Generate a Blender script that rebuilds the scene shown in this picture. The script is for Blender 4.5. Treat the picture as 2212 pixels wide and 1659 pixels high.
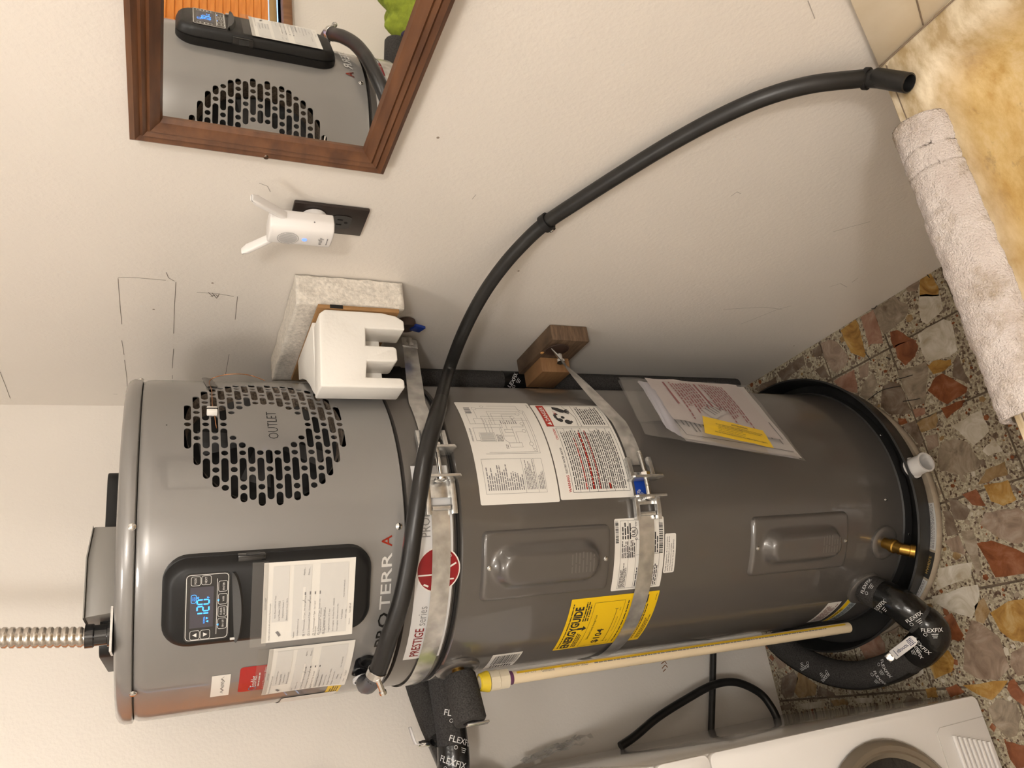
import bpy, bmesh, math, random
from math import sin, cos, radians, pi, hypot, sqrt, atan2, degrees
from mathutils import Vector, Matrix, noise
for o in list(bpy.data.objects): bpy.data.objects.remove(o)
SC = bpy.context.scene
COL = SC.collection
# ---------------------------------------------------------------- camera (phone held sideways: the frame's left is up)
FPX, YAW, PITCH, ROLL = 1655.14, .41734, .42601, -.02469
AX, AY, R0 = .32442, 1.4486, .2826            # heater axis and radius
XR, YB, CH = .71438, 1.78453, 1.53219         # right wall, back wall, camera height
def _axes():
    cy, sy, cp, sp = cos(YAW), sin(YAW), cos(PITCH), sin(PITCH)
    fwd = Vector((sy*cp, cy*cp, -sp)); rt = Vector((cy, -sy, 0)); dn = fwd.cross(rt)
    return rt*cos(ROLL)+dn*sin(ROLL), dn*cos(ROLL)-rt*sin(ROLL), fwd
RT, DN, FW = _axes()
CAM = Vector((0, 0, CH))
cd = bpy.data.cameras.new('camera'); cam = bpy.data.objects.new('camera', cd); COL.objects.link(cam)
cd.sensor_width = 36; cd.lens = FPX/2212*36; cd.clip_start = .01
m = Matrix.Identity(4)
for i in range(3):
    m[i][0] = DN[i]; m[i][1] = RT[i]; m[i][2] = -FW[i]; m[i][3] = CAM[i]
cam.matrix_world = m
SC.camera = cam
# ---------------------------------------------------------------- daylight outside the window, exposure
w = bpy.data.worlds.new('sky'); SC.world = w; w.use_nodes = True
w.node_tree.nodes['Background'].inputs[0].default_value = (.30, .55, 1, 1)
w.node_tree.nodes['Background'].inputs[1].default_value = 7
vs = SC.view_settings; vs.view_transform = 'Standard'; vs.look = 'None'; vs.gamma = 1; vs.use_curve_mapping = False
vs.exposure = 0.0
LAMPS = [((-.22, .62, 2.44), 10.5), ((-.4, -1.0, 2.44), 63)]; LAMP_C = (1, .968, .925)
for LP, LW in LAMPS:
    ld = bpy.data.lights.new('ceiling_lamp_light', 'POINT'); ld.shadow_soft_size = .10; ld.energy = LW; ld.color = LAMP_C
    lo = bpy.data.objects.new('ceiling_lamp_light', ld); COL.objects.link(lo); lo.location = (LP[0], LP[1], LP[2]-.19)
# ---------------------------------------------------------------- geometry helpers
def ray(ix, iy): return RT*((1659-iy)-829.5)+DN*(ix-1106)+FW*FPX
def onZ(ix, iy, z=0): d = ray(ix, iy); return CAM+d*((z-CH)/d.z)
def onX(ix, iy, x=XR): d = ray(ix, iy); return CAM+d*(x/d.x)
def onY(ix, iy, y=YB): d = ray(ix, iy); return CAM+d*(y/d.y)
def onP(ix, iy, p, n): d = ray(ix, iy); return CAM+d*((Vector(p)-CAM).dot(n)/d.dot(n))
def onT(ix, iy, h=0):
    d = ray(ix, iy); r = R0+h; a = d.x*d.x+d.y*d.y; b = -2*(d.x*AX+d.y*AY); c = AX*AX+AY*AY-r*r
    q = max(b*b-4*a*c, 0); return CAM+d*((-b-sqrt(q))/(2*a))
def TZ(ix, iy, h=0): p = onT(ix, iy, h); return degrees(atan2(p.x-AX, AY-p.y)), p.z
def cyl(th, z, h=0): t = radians(th); r = R0+h; return Vector((AX+r*sin(t), AY-r*cos(t), z))
def nrm(th): t = radians(th); return Vector((sin(t), -cos(t), 0))
def tang(th): t = radians(th); return Vector((cos(t), sin(t), 0))
UP = Vector((0, 0, 1))
class MB:
    def __init__(s): s.v = []; s.f = []
    def add(s, vs, fs):
        n = len(s.v); s.v += [Vector(v) for v in vs]; s.f += [tuple(i+n for i in f) for f in fs]; return s
    def quad(s, a, b, c, d): return s.add([a, b, c, d], [(0, 1, 2, 3)])
    def box(s, x0, x1, y0, y1, z0, z1, fn=None):
        vs = [(x, y, z) for x in (x0, x1) for y in (y0, y1) for z in (z0, z1)]
        if fn: vs = [fn(*v) for v in vs]
        return s.add(vs, [(0, 1, 3, 2), (4, 6, 7, 5), (0, 4, 5, 1), (2, 3, 7, 6), (0, 2, 6, 4), (1, 5, 7, 3)])
    def obox(s, c, ax, ay, az):        # centre and three half-axis vectors
        c = Vector(c); return s.box(-1, 1, -1, 1, -1, 1, lambda x, y, z: c+Vector(ax)*x+Vector(ay)*y+Vector(az)*z)
    def tube(s, path, r, seg=12, cap=True, inner=None):
        path = [Vector(p) for p in path]; n = len(path); rs = r if isinstance(r, (list, tuple)) else [r]*n
        t0 = (path[1]-path[0]).normalized(); a = t0.orthogonal().normalized(); rings = []
        for i, p in enumerate(path):
            t = (path[min(i+1, n-1)]-path[max(i-1, 0)]).normalized()
            a = (a-t*a.dot(t)).normalized(); b = t.cross(a)
            rings.append([p+(a*cos(2*pi*k/seg)+b*sin(2*pi*k/seg))*rs[i] for k in range(seg)])
        return s.rings(rings, True, cap)
    def rings(s, rings, closed=True, cap=False):
        n = len(s.v); k = len(rings[0])
        for r in rings: s.v += [Vector(v) for v in r]
        for i in range(len(rings)-1):
            for j in range(k if closed else k-1):
                a = n+i*k+j; b = n+i*k+(j+1) % k; s.f.append((a, b, b+k, a+k))
        if cap:
            s.f.append(tuple(n+j for j in reversed(range(k)))); s.f.append(tuple(n+(len(rings)-1)*k+j for j in range(k)))
        return s
    def lathe(s, prof, o, ax, seg=24, cap=False):      # prof: (radius, height along axis)
        ax = Vector(ax).normalized(); a = ax.orthogonal().normalized(); b = ax.cross(a); o = Vector(o)
        return s.rings([[o+ax*h+(a*cos(2*pi*k/seg)+b*sin(2*pi*k/seg))*r for k in range(seg)] for r, h in prof], True, cap)
    def grid(s, fn, nu, nv):
        n = len(s.v); s.v += [Vector(fn(i/nu, j/nv)) for i in range(nu+1) for j in range(nv+1)]
        for i in range(nu):
            for j in range(nv):
                a = n+i*(nv+1)+j; s.f.append((a, a+nv+1, a+nv+2, a+1))
        return s
    def prism(s, poly, fn, d0, d1):    # poly of (u, v); fn(u, v, d) -> point
        k = len(poly); n = len(s.v)
        s.v += [Vector(fn(u, v, d0)) for u, v in poly]+[Vector(fn(u, v, d1)) for u, v in poly]
        s.f.append(tuple(n+i for i in reversed(range(k)))); s.f.append(tuple(n+k+i for i in range(k)))
        for i in range(k): j = (i+1) % k; s.f.append((n+i, n+j, n+k+j, n+k+i))
        return s
WO = {}
def fin(bm_mesh, name, mat, parent, org, smooth, ang):
    me = bm_mesh
    o = bpy.data.objects.new(name, me); COL.objects.link(o)
    if mat: me.materials.append(mat)
    if smooth:
        for p in me.polygons: p.use_smooth = True
        me.set_sharp_from_angle(angle=radians(ang))
    WO[o] = org
    if parent: o.parent = parent; o.location = org-WO[parent]
    else: o.location = org
    return o
def obj(name, mb, mat=None, parent=None, smooth=True, ang=38, bevel=0, bseg=2, normals=None, fix=True):
    vs = mb.v
    if parent is not None: org = WO[parent].copy()
    else:
        xs = [v.x for v in vs]; ys = [v.y for v in vs]; zs = [v.z for v in vs]
        org = Vector(((min(xs)+max(xs))/2, (min(ys)+max(ys))/2, min(zs)))
    me = bpy.data.meshes.new(name)
    me.from_pydata([v-org for v in vs], [], mb.f); me.validate()
    bm = bmesh.new(); bm.from_mesh(me)
    if fix: bmesh.ops.remove_doubles(bm, verts=bm.verts, dist=1e-6); bmesh.ops.recalc_face_normals(bm, faces=bm.faces)
    if bevel: bmesh.ops.bevel(bm, geom=[e for e in bm.edges if len(e.link_faces) == 2 and e.calc_face_angle(0) > .6], offset=bevel, segments=bseg, affect='EDGES', profile=.5, clamp_overlap=True)
    bm.to_mesh(me); bm.free()
    o = fin(me, name, mat, parent, org, smooth, ang)
    if normals: me.normals_split_custom_set_from_vertices([normals(v.co+org) for v in me.vertices])
    return o
def thing(name, loc, label, cat, group=None):
    o = bpy.data.objects.new(name, None); COL.objects.link(o); o.empty_display_size = .05
    o.location = loc; WO[o] = Vector(loc); return tag(o, label, cat, group)
def tag(o, label, cat, group=None):
    o['label'] = label; o['category'] = cat
    if group: o['group'] = group
    return o
def struct(o): o['kind'] = 'structure'; return o
def catmull(pts, n=8):
    P = [Vector(p) for p in pts]; out = []
    for i in range(len(P)-1):
        p0, p1, p2, p3 = P[max(i-1, 0)], P[i], P[i+1], P[min(i+2, len(P)-1)]
        for k in range(n):
            t = k/n; out.append(.5*((2*p1)+(p2-p0)*t+(2*p0-5*p1+4*p2-p3)*t*t+(3*p1-p0-3*p2+p3)*t**3))
    return out+[P[-1]]
def rrect(w, h, r, n=5):       # rounded rectangle, half sizes
    out = []
    for cx, cy, a0 in ((w-r, h-r, 0), (-(w-r), h-r, 90), (-(w-r), -(h-r), 180), (w-r, -(h-r), 270)):
        for k in range(n+1): a = radians(a0+90*k/n); out.append((cx+r*cos(a), cy+r*sin(a)))
    return out
_tc = {}
def text2d(s, bold=0):
    if (s, bold) in _tc: return _tc[s, bold]
    c = bpy.data.curves.new('t', 'FONT'); c.body = s; c.size = 1; c.resolution_u = 2; c.offset = bold
    o = bpy.data.objects.new('t', c); COL.objects.link(o); bpy.context.view_layer.update()
    me = o.to_mesh(); v = [(p.co.x, p.co.y) for p in me.vertices]; f = [tuple(p.vertices) for p in me.polygons]
    o.to_mesh_clear(); bpy.data.objects.remove(o); bpy.data.curves.remove(c)
    _tc[s, bold] = (v, f); return v, f
class Print:                    # flat print: letters, rules and rows, all mapped by fn(u, v)
    def __init__(s, fn, step=.012): s.fn = fn; s.m = MB(); s.step = step
    def text(s, t, u, v, h=None, w=None, bold=0, rot=0, center=False):
        V, F = text2d(t, bold)
        if not V: return s
        x0 = min(p[0] for p in V); x1 = max(p[0] for p in V); y0 = min(p[1] for p in V); y1 = max(p[1] for p in V)
        if h: sy = h/(y1-y0)
        else: sy = w/(x1-x0)
        sx = w/(x1-x0) if w else sy
        cx = (x1-x0)*sx/2 if center else 0; cr, sr = cos(radians(rot)), sin(radians(rot)); pts = []
        for x, y in V:
            a = (x-x0)*sx-cx; b = (y-y0)*sy; pts.append(s.fn(u+a*cr-b*sr, v+a*sr+b*cr))
        s.m.add(pts, F); return s
    def rect(s, u0, v0, u1, v1, n=1):
        n = max(n, int(abs(u1-u0)/s.step)+1)
        for i in range(n):
            a = u0+(u1-u0)*i/n; b = u0+(u1-u0)*(i+1)/n
            s.m.add([s.fn(a, v0), s.fn(b, v0), s.fn(b, v1), s.fn(a, v1)], [(0, 1, 2, 3)])
        return s
    def frame(s, u0, v0, u1, v1, t, n=4):
        s.rect(u0, v0, u1, v0+t, n); s.rect(u0, v1-t, u1, v1, n); s.rect(u0, v0, u0+t, v1); s.rect(u1-t, v0, u1, v1); return s
    def line(s, pts, t):
        fine = [pts[0]]
        for (a, b), (c, d) in zip(pts, pts[1:]):
            k = int(abs(c-a)/s.step)+1; fine += [(a+(c-a)*j/k, b+(d-b)*j/k) for j in range(1, k+1)]
        for (a, b), (c, d) in zip(fine, fine[1:]):
            L = hypot(c-a, d-b) or 1; px, py = -(d-b)/L*t/2, (c-a)/L*t/2
            s.m.add([s.fn(a+px, b+py), s.fn(a-px, b-py), s.fn(c-px, d-py), s.fn(c+px, d+py)], [(0, 1, 2, 3)])
        return s
    def rows(s, u0, v0, u1, v1, n, fill=.5, seed=1, short=.15):   # lines of print too small to read
        rd = random.Random(seed); dv = (v1-v0)/n
        for i in range(n):
            v = v1-(i+1)*dv; u = u0; end = u1-(u1-u0)*rd.random()*short
            while u < end:
                w = dv*rd.uniform(.8, 3.2); e = min(u+w, end); s.rect(u, v+dv*.2, e, v+dv*(.2+fill)); u = e+dv*.35
        return s
    def ring(s, u, v, r, t, seg=24):
        pts = [(u+r*cos(2*pi*k/seg), v+r*sin(2*pi*k/seg)) for k in range(seg+1)]; return s.line(pts, t)
    def disc(s, u, v, r, seg=20):
        s.m.add([s.fn(u+r*cos(2*pi*k/seg), v+r*sin(2*pi*k/seg)) for k in range(seg)], [tuple(range(seg))]); return s
    def poly(s, pts): s.m.add([s.fn(*p) for p in pts], [tuple(range(len(pts)))]); return s
    def bars(s, u0, v0, u1, v1, seed=3, vert=True):
        rd = random.Random(seed); u = u0
        while u < u1:
            w = rd.choice((.0008, .0013, .002)); s.rect(u, v0, min(u+w, u1), v1); u += w+rd.choice((.0008, .0012, .0018))
        return s
    def done(s, name, mat, parent):
        o = obj(name, s.m, mat, parent, smooth=False, fix=False)
        if name in ('print', 'red_print', 'manual_print', 'grey_panels', 'grey_lettering', 'pipe_print', 'embossed_text'): o['kind'] = 'stuff'
        return o
# ---------------------------------------------------------------- materials
MT = {}
def nd(nt, t, **k):
    n = nt.nodes.new(t)
    for a, b in k.items():
        if a in n.inputs.keys(): n.inputs[a].default_value = b
        else: setattr(n, a, b)
    return n
def mat(name, col, rough=.5, metal=0, var=0, vs=8, bump=0, bs=60, col2=None, coat=0, emit=0, ecol=None, spec=None, stretch=None, detail=6, trans=0, bd=.002):
    if name in MT: return MT[name]
    M = bpy.data.materials.new(name); M.use_nodes = True; nt = M.node_tree; b = nt.nodes['Principled BSDF']; L = nt.links.new
    b.inputs['Base Color'].default_value = (*col, 1); b.inputs['Roughness'].default_value = rough; b.inputs['Metallic'].default_value = metal
    b.inputs['Coat Weight'].default_value = coat; b.inputs['Coat Roughness'].default_value = .035
    if spec is not None: b.inputs['Specular IOR Level'].default_value = spec
    if emit: b.inputs['Emission Color'].default_value = (*(ecol or col), 1); b.inputs['Emission Strength'].default_value = emit
    if trans: b.inputs['Transmission Weight'].default_value = trans
    tc = nd(nt, 'ShaderNodeTexCoord'); src = tc.outputs['Object']
    if stretch:
        mp = nd(nt, 'ShaderNodeMapping'); mp.inputs['Scale'].default_value = stretch; L(src, mp.inputs[0]); src = mp.outputs[0]
    if var or col2:
        n = nd(nt, 'ShaderNodeTexNoise', Scale=vs, Detail=detail); L(src, n.inputs['Vector'])
        r = nd(nt, 'ShaderNodeValToRGB'); r.color_ramp.elements[0].position = .32; r.color_ramp.elements[1].position = .68
        c2 = col2 or tuple(min(1, c*(1+var)) for c in col); c1 = col if col2 else tuple(c*(1-var) for c in col)
        r.color_ramp.elements[0].color = (*c1, 1); r.color_ramp.elements[1].color = (*c2, 1)
        L(n.outputs['Fac'], r.inputs[0]); L(r.outputs[0], b.inputs['Base Color'])
    if bump:
        n2 = nd(nt, 'ShaderNodeTexNoise', Scale=bs, Detail=4); L(src, n2.inputs['Vector'])
        bp = nd(nt, 'ShaderNodeBump', Strength=bump, Distance=bd); L(n2.outputs['Fac'], bp.inputs['Height']); L(bp.outputs[0], b.inputs['Normal'])
    MT[name] = M; return M
def film(name, tint=(.9, .9, .9), gloss=.12, rough=.12, haze=.08):      # clear plastic film and tape
    if name in MT: return MT[name]
    M = bpy.data.materials.new(name); M.use_nodes = True; nt = M.node_tree; nt.nodes.clear(); L = nt.links.new
    t = nd(nt, 'ShaderNodeBsdfTransparent'); t.inputs[0].default_value = (*tint, 1)
    df = nd(nt, 'ShaderNodeBsdfTranslucent'); df.inputs[0].default_value = (.8, .79, .78, 1); d2 = nd(nt, 'ShaderNodeBsdfDiffuse'); d2.inputs[0].default_value = (.8, .79, .78, 1); md = nd(nt, 'ShaderNodeMixShader'); L(df.outputs[0], md.inputs[1]); L(d2.outputs[0], md.inputs[2]); mt = nd(nt, 'ShaderNodeMixShader'); mt.inputs[0].default_value = haze; L(t.outputs[0], mt.inputs[1]); L(md.outputs[0], mt.inputs[2]); t = mt
    g = nd(nt, 'ShaderNodeBsdfGlossy'); g.inputs['Roughness'].default_value = rough
    mx = nd(nt, 'ShaderNodeMixShader'); mx.inputs[0].default_value = gloss
    L(t.outputs[0], mx.inputs[1]); L(g.outputs[0], mx.inputs[2])
    o = nd(nt, 'ShaderNodeOutputMaterial'); L(mx.outputs[0], o.inputs[0]); MT[name] = M; return M
def stone_mat(name, c1, c2, c3):
    M = mat(name, c1, .22, spec=.4); nt = M.node_tree; b = nt.nodes['Principled BSDF']; L = nt.links.new
    tc = nd(nt, 'ShaderNodeTexCoord'); oi = nd(nt, 'ShaderNodeObjectInfo'); ad = nd(nt, 'ShaderNodeVectorMath', operation='ADD')
    L(tc.outputs['Object'], ad.inputs[0]); L(oi.outputs['Random'], ad.inputs[1])
    n = nd(nt, 'ShaderNodeTexNoise', Scale=22, Detail=9, Roughness=.62, Distortion=1.2); L(ad.outputs[0], n.inputs['Vector'])
    r = nd(nt, 'ShaderNodeValToRGB'); e = r.color_ramp.elements; e[0].position = .3; e[1].position = .72; e[0].color = (*c1, 1); e[1].color = (*c3, 1)
    k = e.new(.52); k.color = (*c2, 1); L(n.outputs['Fac'], r.inputs[0]); L(r.outputs[0], b.inputs['Base Color'])
    return M
def chip_mat():
    M = mat('terrazzo_matrix', (.5, .47, .38), .45); nt = M.node_tree; b = nt.nodes['Principled BSDF']; L = nt.links.new
    gm = nd(nt, 'ShaderNodeNewGeometry')
    v = nd(nt, 'ShaderNodeTexVoronoi', Scale=230); L(gm.outputs['Position'], v.inputs['Vector'])
    ns = nd(nt, 'ShaderNodeTexNoise', Scale=260, Detail=3); L(gm.outputs['Position'], ns.inputs['Vector'])
    r = nd(nt, 'ShaderNodeValToRGB'); e = r.color_ramp.elements; e[0].position = 0; e[0].color = (.07, .04, .022, 1); e[1].position = 1; e[1].color = (.50, .44, .32, 1)
    for p, c in ((.07, (.10, .055, .032)), (.16, (.20, .15, .11)), (.27, (.30, .25, .17)), (.6, (.43, .375, .27))): q = e.new(p); q.color = (*c, 1)
    sp = nd(nt, 'ShaderNodeSeparateColor'); L(v.outputs['Color'], sp.inputs[0]); L(sp.outputs[0], r.inputs[0])
    mx = nd(nt, 'ShaderNodeMix', data_type='RGBA'); mx.blend_type = 'MULTIPLY'; mx.inputs[0].default_value = .55
    r2 = nd(nt, 'ShaderNodeValToRGB'); r2.color_ramp.elements[0].position = .35; r2.color_ramp.elements[1].position = .6; r2.color_ramp.elements[0].color = (.4, .36, .3, 1)
    L(ns.outputs['Fac'], r2.inputs[0]); L(r.outputs[0], mx.inputs[6]); L(r2.outputs[0], mx.inputs[7]); L(mx.outputs[2], b.inputs['Base Color'])
    return M
wall_m = mat('wall_paint', (.78, .725, .66), .42, var=.02, vs=3, bump=.38, bs=150, bd=.0015)
ceil_m = mat('ceiling_paint', (.84, .81, .76), .6, bump=.2, bs=120)
tank_m = mat('tank_paint', (.222, .211, .202), .34, .2, var=.03, vs=4, bump=.02, bs=200, coat=.85, bd=.0005)
jack_m = mat('jacket_paint', (.098, .088, .079), .34, .15, var=.03, vs=4, bump=.02, bs=200, coat=.8, bd=.0005)
tank2_m = mat('tank_paint_cover', (.105, .095, .087), .34, .2, coat=.85)
black_m = mat('black_plastic', (.010, .0098, .010), .45, spec=.3, bump=.06, bs=600, bd=.0004)
black_gl = mat('black_gloss', (.006, .006, .007), .12, coat=.5)
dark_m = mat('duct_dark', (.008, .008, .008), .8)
rub_m = mat('black_rubber', (.012, .0115, .011), .42, var=.3, vs=40, bump=.08, bs=90)
foam_m = mat('pipe_foam', (.040, .037, .035), .85, var=.5, vs=420, bump=.6, bs=500, bd=.0015, spec=.25)
tape_m = mat('black_foil_tape', (.006, .006, .006), .22, bump=.35, bs=45, bd=.004)
wht_p = mat('white_print', (.62, .61, .60), .5)
paper_m = mat('label_paper', (.74, .71, .66), .4)
paper2_m = mat('sheet_paper', (.68, .65, .60), .55, var=.02, vs=10)
ink = mat('black_ink', (.02, .019, .02), .5)
ink_g = mat('grey_ink', (.18, .17, .17), .5)
ink_r = mat('red_ink', (.42, .025, .012), .5)
grayfill = mat('pale_grey_print', (.52, .51, .49), .5)
sheetgrey = mat('sheet_grey_print', (.58, .56, .53), .55)
yel_m = mat('yellow_label', (.80, .52, .006), .38)
galv = mat('galvanised', (.62, .62, .61), .26, .85, var=.22, vs=70, bump=.10, bs=110, bd=.0006)
strap_m = mat('strap_galvanised', (.62, .61, .59), .2, .8, var=.25, vs=40, bump=.16, bs=60, bd=.0012)
steel = mat('bright_steel', (.72, .72, .71), .16, 1)
brass = mat('brass', (.46, .27, .06), .3, 1, var=.15, vs=60)
chrome = mat('chrome', (.50, .485, .46), .3, .7)
pvc = mat('white_pvc', (.72, .70, .68), .35)
cpvc = mat('cpvc_cream', (.70, .58, .40), .38)
eps_m = mat('white_polystyrene', (.82, .79, .74), .75, bump=.25, bs=140, bd=.002)
pe_m = mat('foam_sheet', (.66, .61, .54), .7, var=.16, vs=170, bump=.55, bs=160, bd=.003)
card_m = mat('cardboard', (.30, .16, .06), .8, var=.2, vs=20)
wood_old = mat('weathered_wood', (.07, .042, .024), .75, col2=(.17, .105, .06), vs=18, stretch=(1.5, 1, 9), bump=.3, bs=30)
wood_new = mat('pine', (.22, .11, .045), .65, col2=(.31, .165, .07), vs=14, stretch=(2, 1, 9), bump=.1, bs=30)
frame_m = mat('mirror_frame_wood', (.075, .028, .011), .36, col2=(.145, .058, .022), vs=22, stretch=(3, .5, 3), bump=.1, bs=60)
# ================================================================= THE ROOM
XL, YF, ZC = -1.75, -1.35, 2.44
WX0, WX1, WZ0, WZ1 = -.815, -.15, 1.24, 2.06     # window opening in the back wall
mb = MB()
mb.box(XL, WX0, YB, YB+.12, -.06, ZC); mb.box(WX1, XR+.1, YB, YB+.12, -.06, ZC); mb.box(WX0, WX1, YB, YB+.12, -.06, WZ0); mb.box(WX0, WX1, YB, YB+.12, WZ1, ZC)
struct(obj('wall_back', mb, wall_m, smooth=False))
wall_r = struct(obj('wall_right', MB().box(XR, XR+.1, YF, YB, -.06, ZC), wall_m, smooth=False))
struct(obj('wall_left', MB().box(XL-.1, XL, YF, YB+.12, -.06, ZC), wall_m, smooth=False))
struct(obj('wall_front', MB().box(XL-.1, XR+.1, YF-.1, YF, -.06, ZC), wall_m, smooth=False))
struct(obj('ceiling', MB().box(XL-.1, XR+.1, YF-.1, YB+.12, ZC, ZC+.1), ceil_m, smooth=False))
# pencil marks, nail dents and scuffs on the right wall
pm = mat('pencil', (.16, .13, .11), .7)
def wall_line(px, t, name='pencil_mark', m=None):
    p = Print(lambda a, b: Vector((XR-.0004, a, b)))
    p.line([(q.y, q.z) for q in (onX(*c) for c in px)], t); return p.done(name, m or pm, wall_r)
for px in ([(255, 601), (259, 656), (263, 700)], [(263, 735), (268, 766)], [(269, 777), (274, 815), (275, 845)], [(255, 599), (300, 600), (358, 605)], [(359, 588), (364, 600), (377, 607)],
           [(380, 609), (377, 660), (375, 720)], [(375, 753), (372, 795)], [(372, 810), (372, 818)], [(0, 803), (12, 833), (22, 860)], [(495, 765), (487, 810)], [(513, 640), (508, 690)], [(425, 631), (470, 634), (505, 640)], [(245, 851), (254, 851)]):
    wall_line(px, .0009)
for px in ([(450, 631), (460, 641)], [(458, 632), (468, 644), (474, 634)], [(455, 640), (466, 636), (472, 641)]): wall_line(px, .0012)
sc = mat('wall_scuff', (.42, .38, .34), .6)
for px in ([(1020, 430), (1028, 420)], [(1578, 424), (1592, 414), (1600, 418)], [(1562, 668), (1650, 663), (1690, 668)], [(1800, 500), (1880, 478)], [(1745, 1), (1760, 40)], [(1600, 700), (1680, 668), (1710, 660)], [(1840, 610), (1853, 600)], [(560, 395), (578, 402), (584, 414)], [(1790, 620), (1815, 612), (1830, 620)]):
    wall_line(px, .0011, 'scuff', sc)
rm = mat('rust_mark', (.22, .09, .03), .8)
p = Print(lambda a, b: Vector((a, YB-.0004, b)))
for px in ([(1428, 1434), (1436, 1428), (1440, 1434)], [(1430, 1444), (1437, 1436), (1442, 1442)], [(1432, 1451), (1438, 1445)]): p.line([(q.x, q.z) for q in (onY(*c) for c in px)], .0022)
WB = [o for o in COL.objects if o.name == 'wall_back'][0]; p.done('rust_mark', rm, WB)
dm = mat('wall_dent', (.30, .24, .19), .8); dl = mat('plaster_patch', (.78, .75, .70), .7)
for i, c in enumerate([(305, 661), (332, 668), (420, 670), (413, 773), (459, 611), (484, 621), (292, 728), (946, 297), (880, 368), (1692, 745), (1715, 747), (1586, 300), (1455, 560), (1120, 585), (1345, 140), (148, 587)]):
    q = onX(*c); p = Print(lambda a, b: Vector((XR-.0004, a, b))); p.disc(q.y, q.z, .0022 if i % 3 else .003, 9); p.done('nail_dent', dm if i % 3 == 1 else dl, wall_r)
# ---- floor: marble pieces set in chip tiles
grout = mat('grout', (.12, .085, .055), .8, var=.3, vs=60, bump=.3, bs=200)
floor = struct(obj('floor', MB().box(XL, XR, YF, YB, -.06, -.0022), grout, smooth=False))
PIT = .1835; X0, Y0 = .607, 1.109
gap = .0022
tm = MB(); tm.box(-PIT/2+gap, PIT/2-gap, -PIT/2+gap, PIT/2-gap, -.012, 0)
tile_me = None; chip = chip_mat()
i = 0
for a in range(-14, 2):
    for b in range(-14, 5):
        cx = X0+(a+.5)*PIT; cy = Y0+(b+.5)*PIT
        x0, x1, y0, y1 = cx-PIT/2+gap, cx+PIT/2-gap, cy-PIT/2+gap, cy+PIT/2-gap
        if x1 < XL or x0 > XR-.004 or y1 < YF or y0 > YB-.004: continue
        if x0 < XL or x1 > XR or y0 < YF or y1 > YB:
            obj('tile', MB().box(max(x0, XL), min(x1, XR), max(y0, YF), min(y1, YB), -.012, 0), chip, floor, bevel=.0007, bseg=1); continue
        if tile_me is None:
            t = obj('tile', MB().box(x0, x1, y0, y1, -.012, 0), chip, floor, bevel=.0007, bseg=1); tile_me = t; tc0 = (cx, cy)
        else:
            t = tile_me.copy(); COL.objects.link(t); t.parent = floor; t.location = tile_me.location+Vector((cx-tc0[0], cy-tc0[1], 0))
ST = dict(
    grey=stone_mat('stone_grey', (.13, .095, .065), (.27, .215, .155), (.40, .335, .26)),
    mauve=stone_mat('stone_mauve', (.17, .115, .08), (.28, .205, .15), (.40, .325, .255)),
    white=stone_mat('stone_white', (.36, .295, .20), (.52, .47, .385), (.66, .62, .55)),
    gold=stone_mat('stone_gold', (.17, .08, .018), (.36, .20, .05), (.50, .36, .16)),
    rust=stone_mat('stone_rust', (.11, .035, .014), (.22, .075, .03), (.30, .14, .075)),
    pink=stone_mat('stone_pink', (.22, .11, .07), (.33, .19, .13), (.42, .29, .22)),
    tan=stone_mat('stone_tan', (.16, .095, .04), (.29, .19, .09), (.40, .30, .19)),
    brown=stone_mat('stone_brown', (.09, .06, .04), (.17, .125, .09), (.27, .22, .17)))
def crop(ox, oy, s): return lambda pts: [(ox+x/s, oy+y/s) for x, y in pts]
c1 = crop(1600, 560, 3.072); c5 = crop(1960, 900, 2.187); c4 = crop(1600, 1200, 4.424)
traced = []
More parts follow.
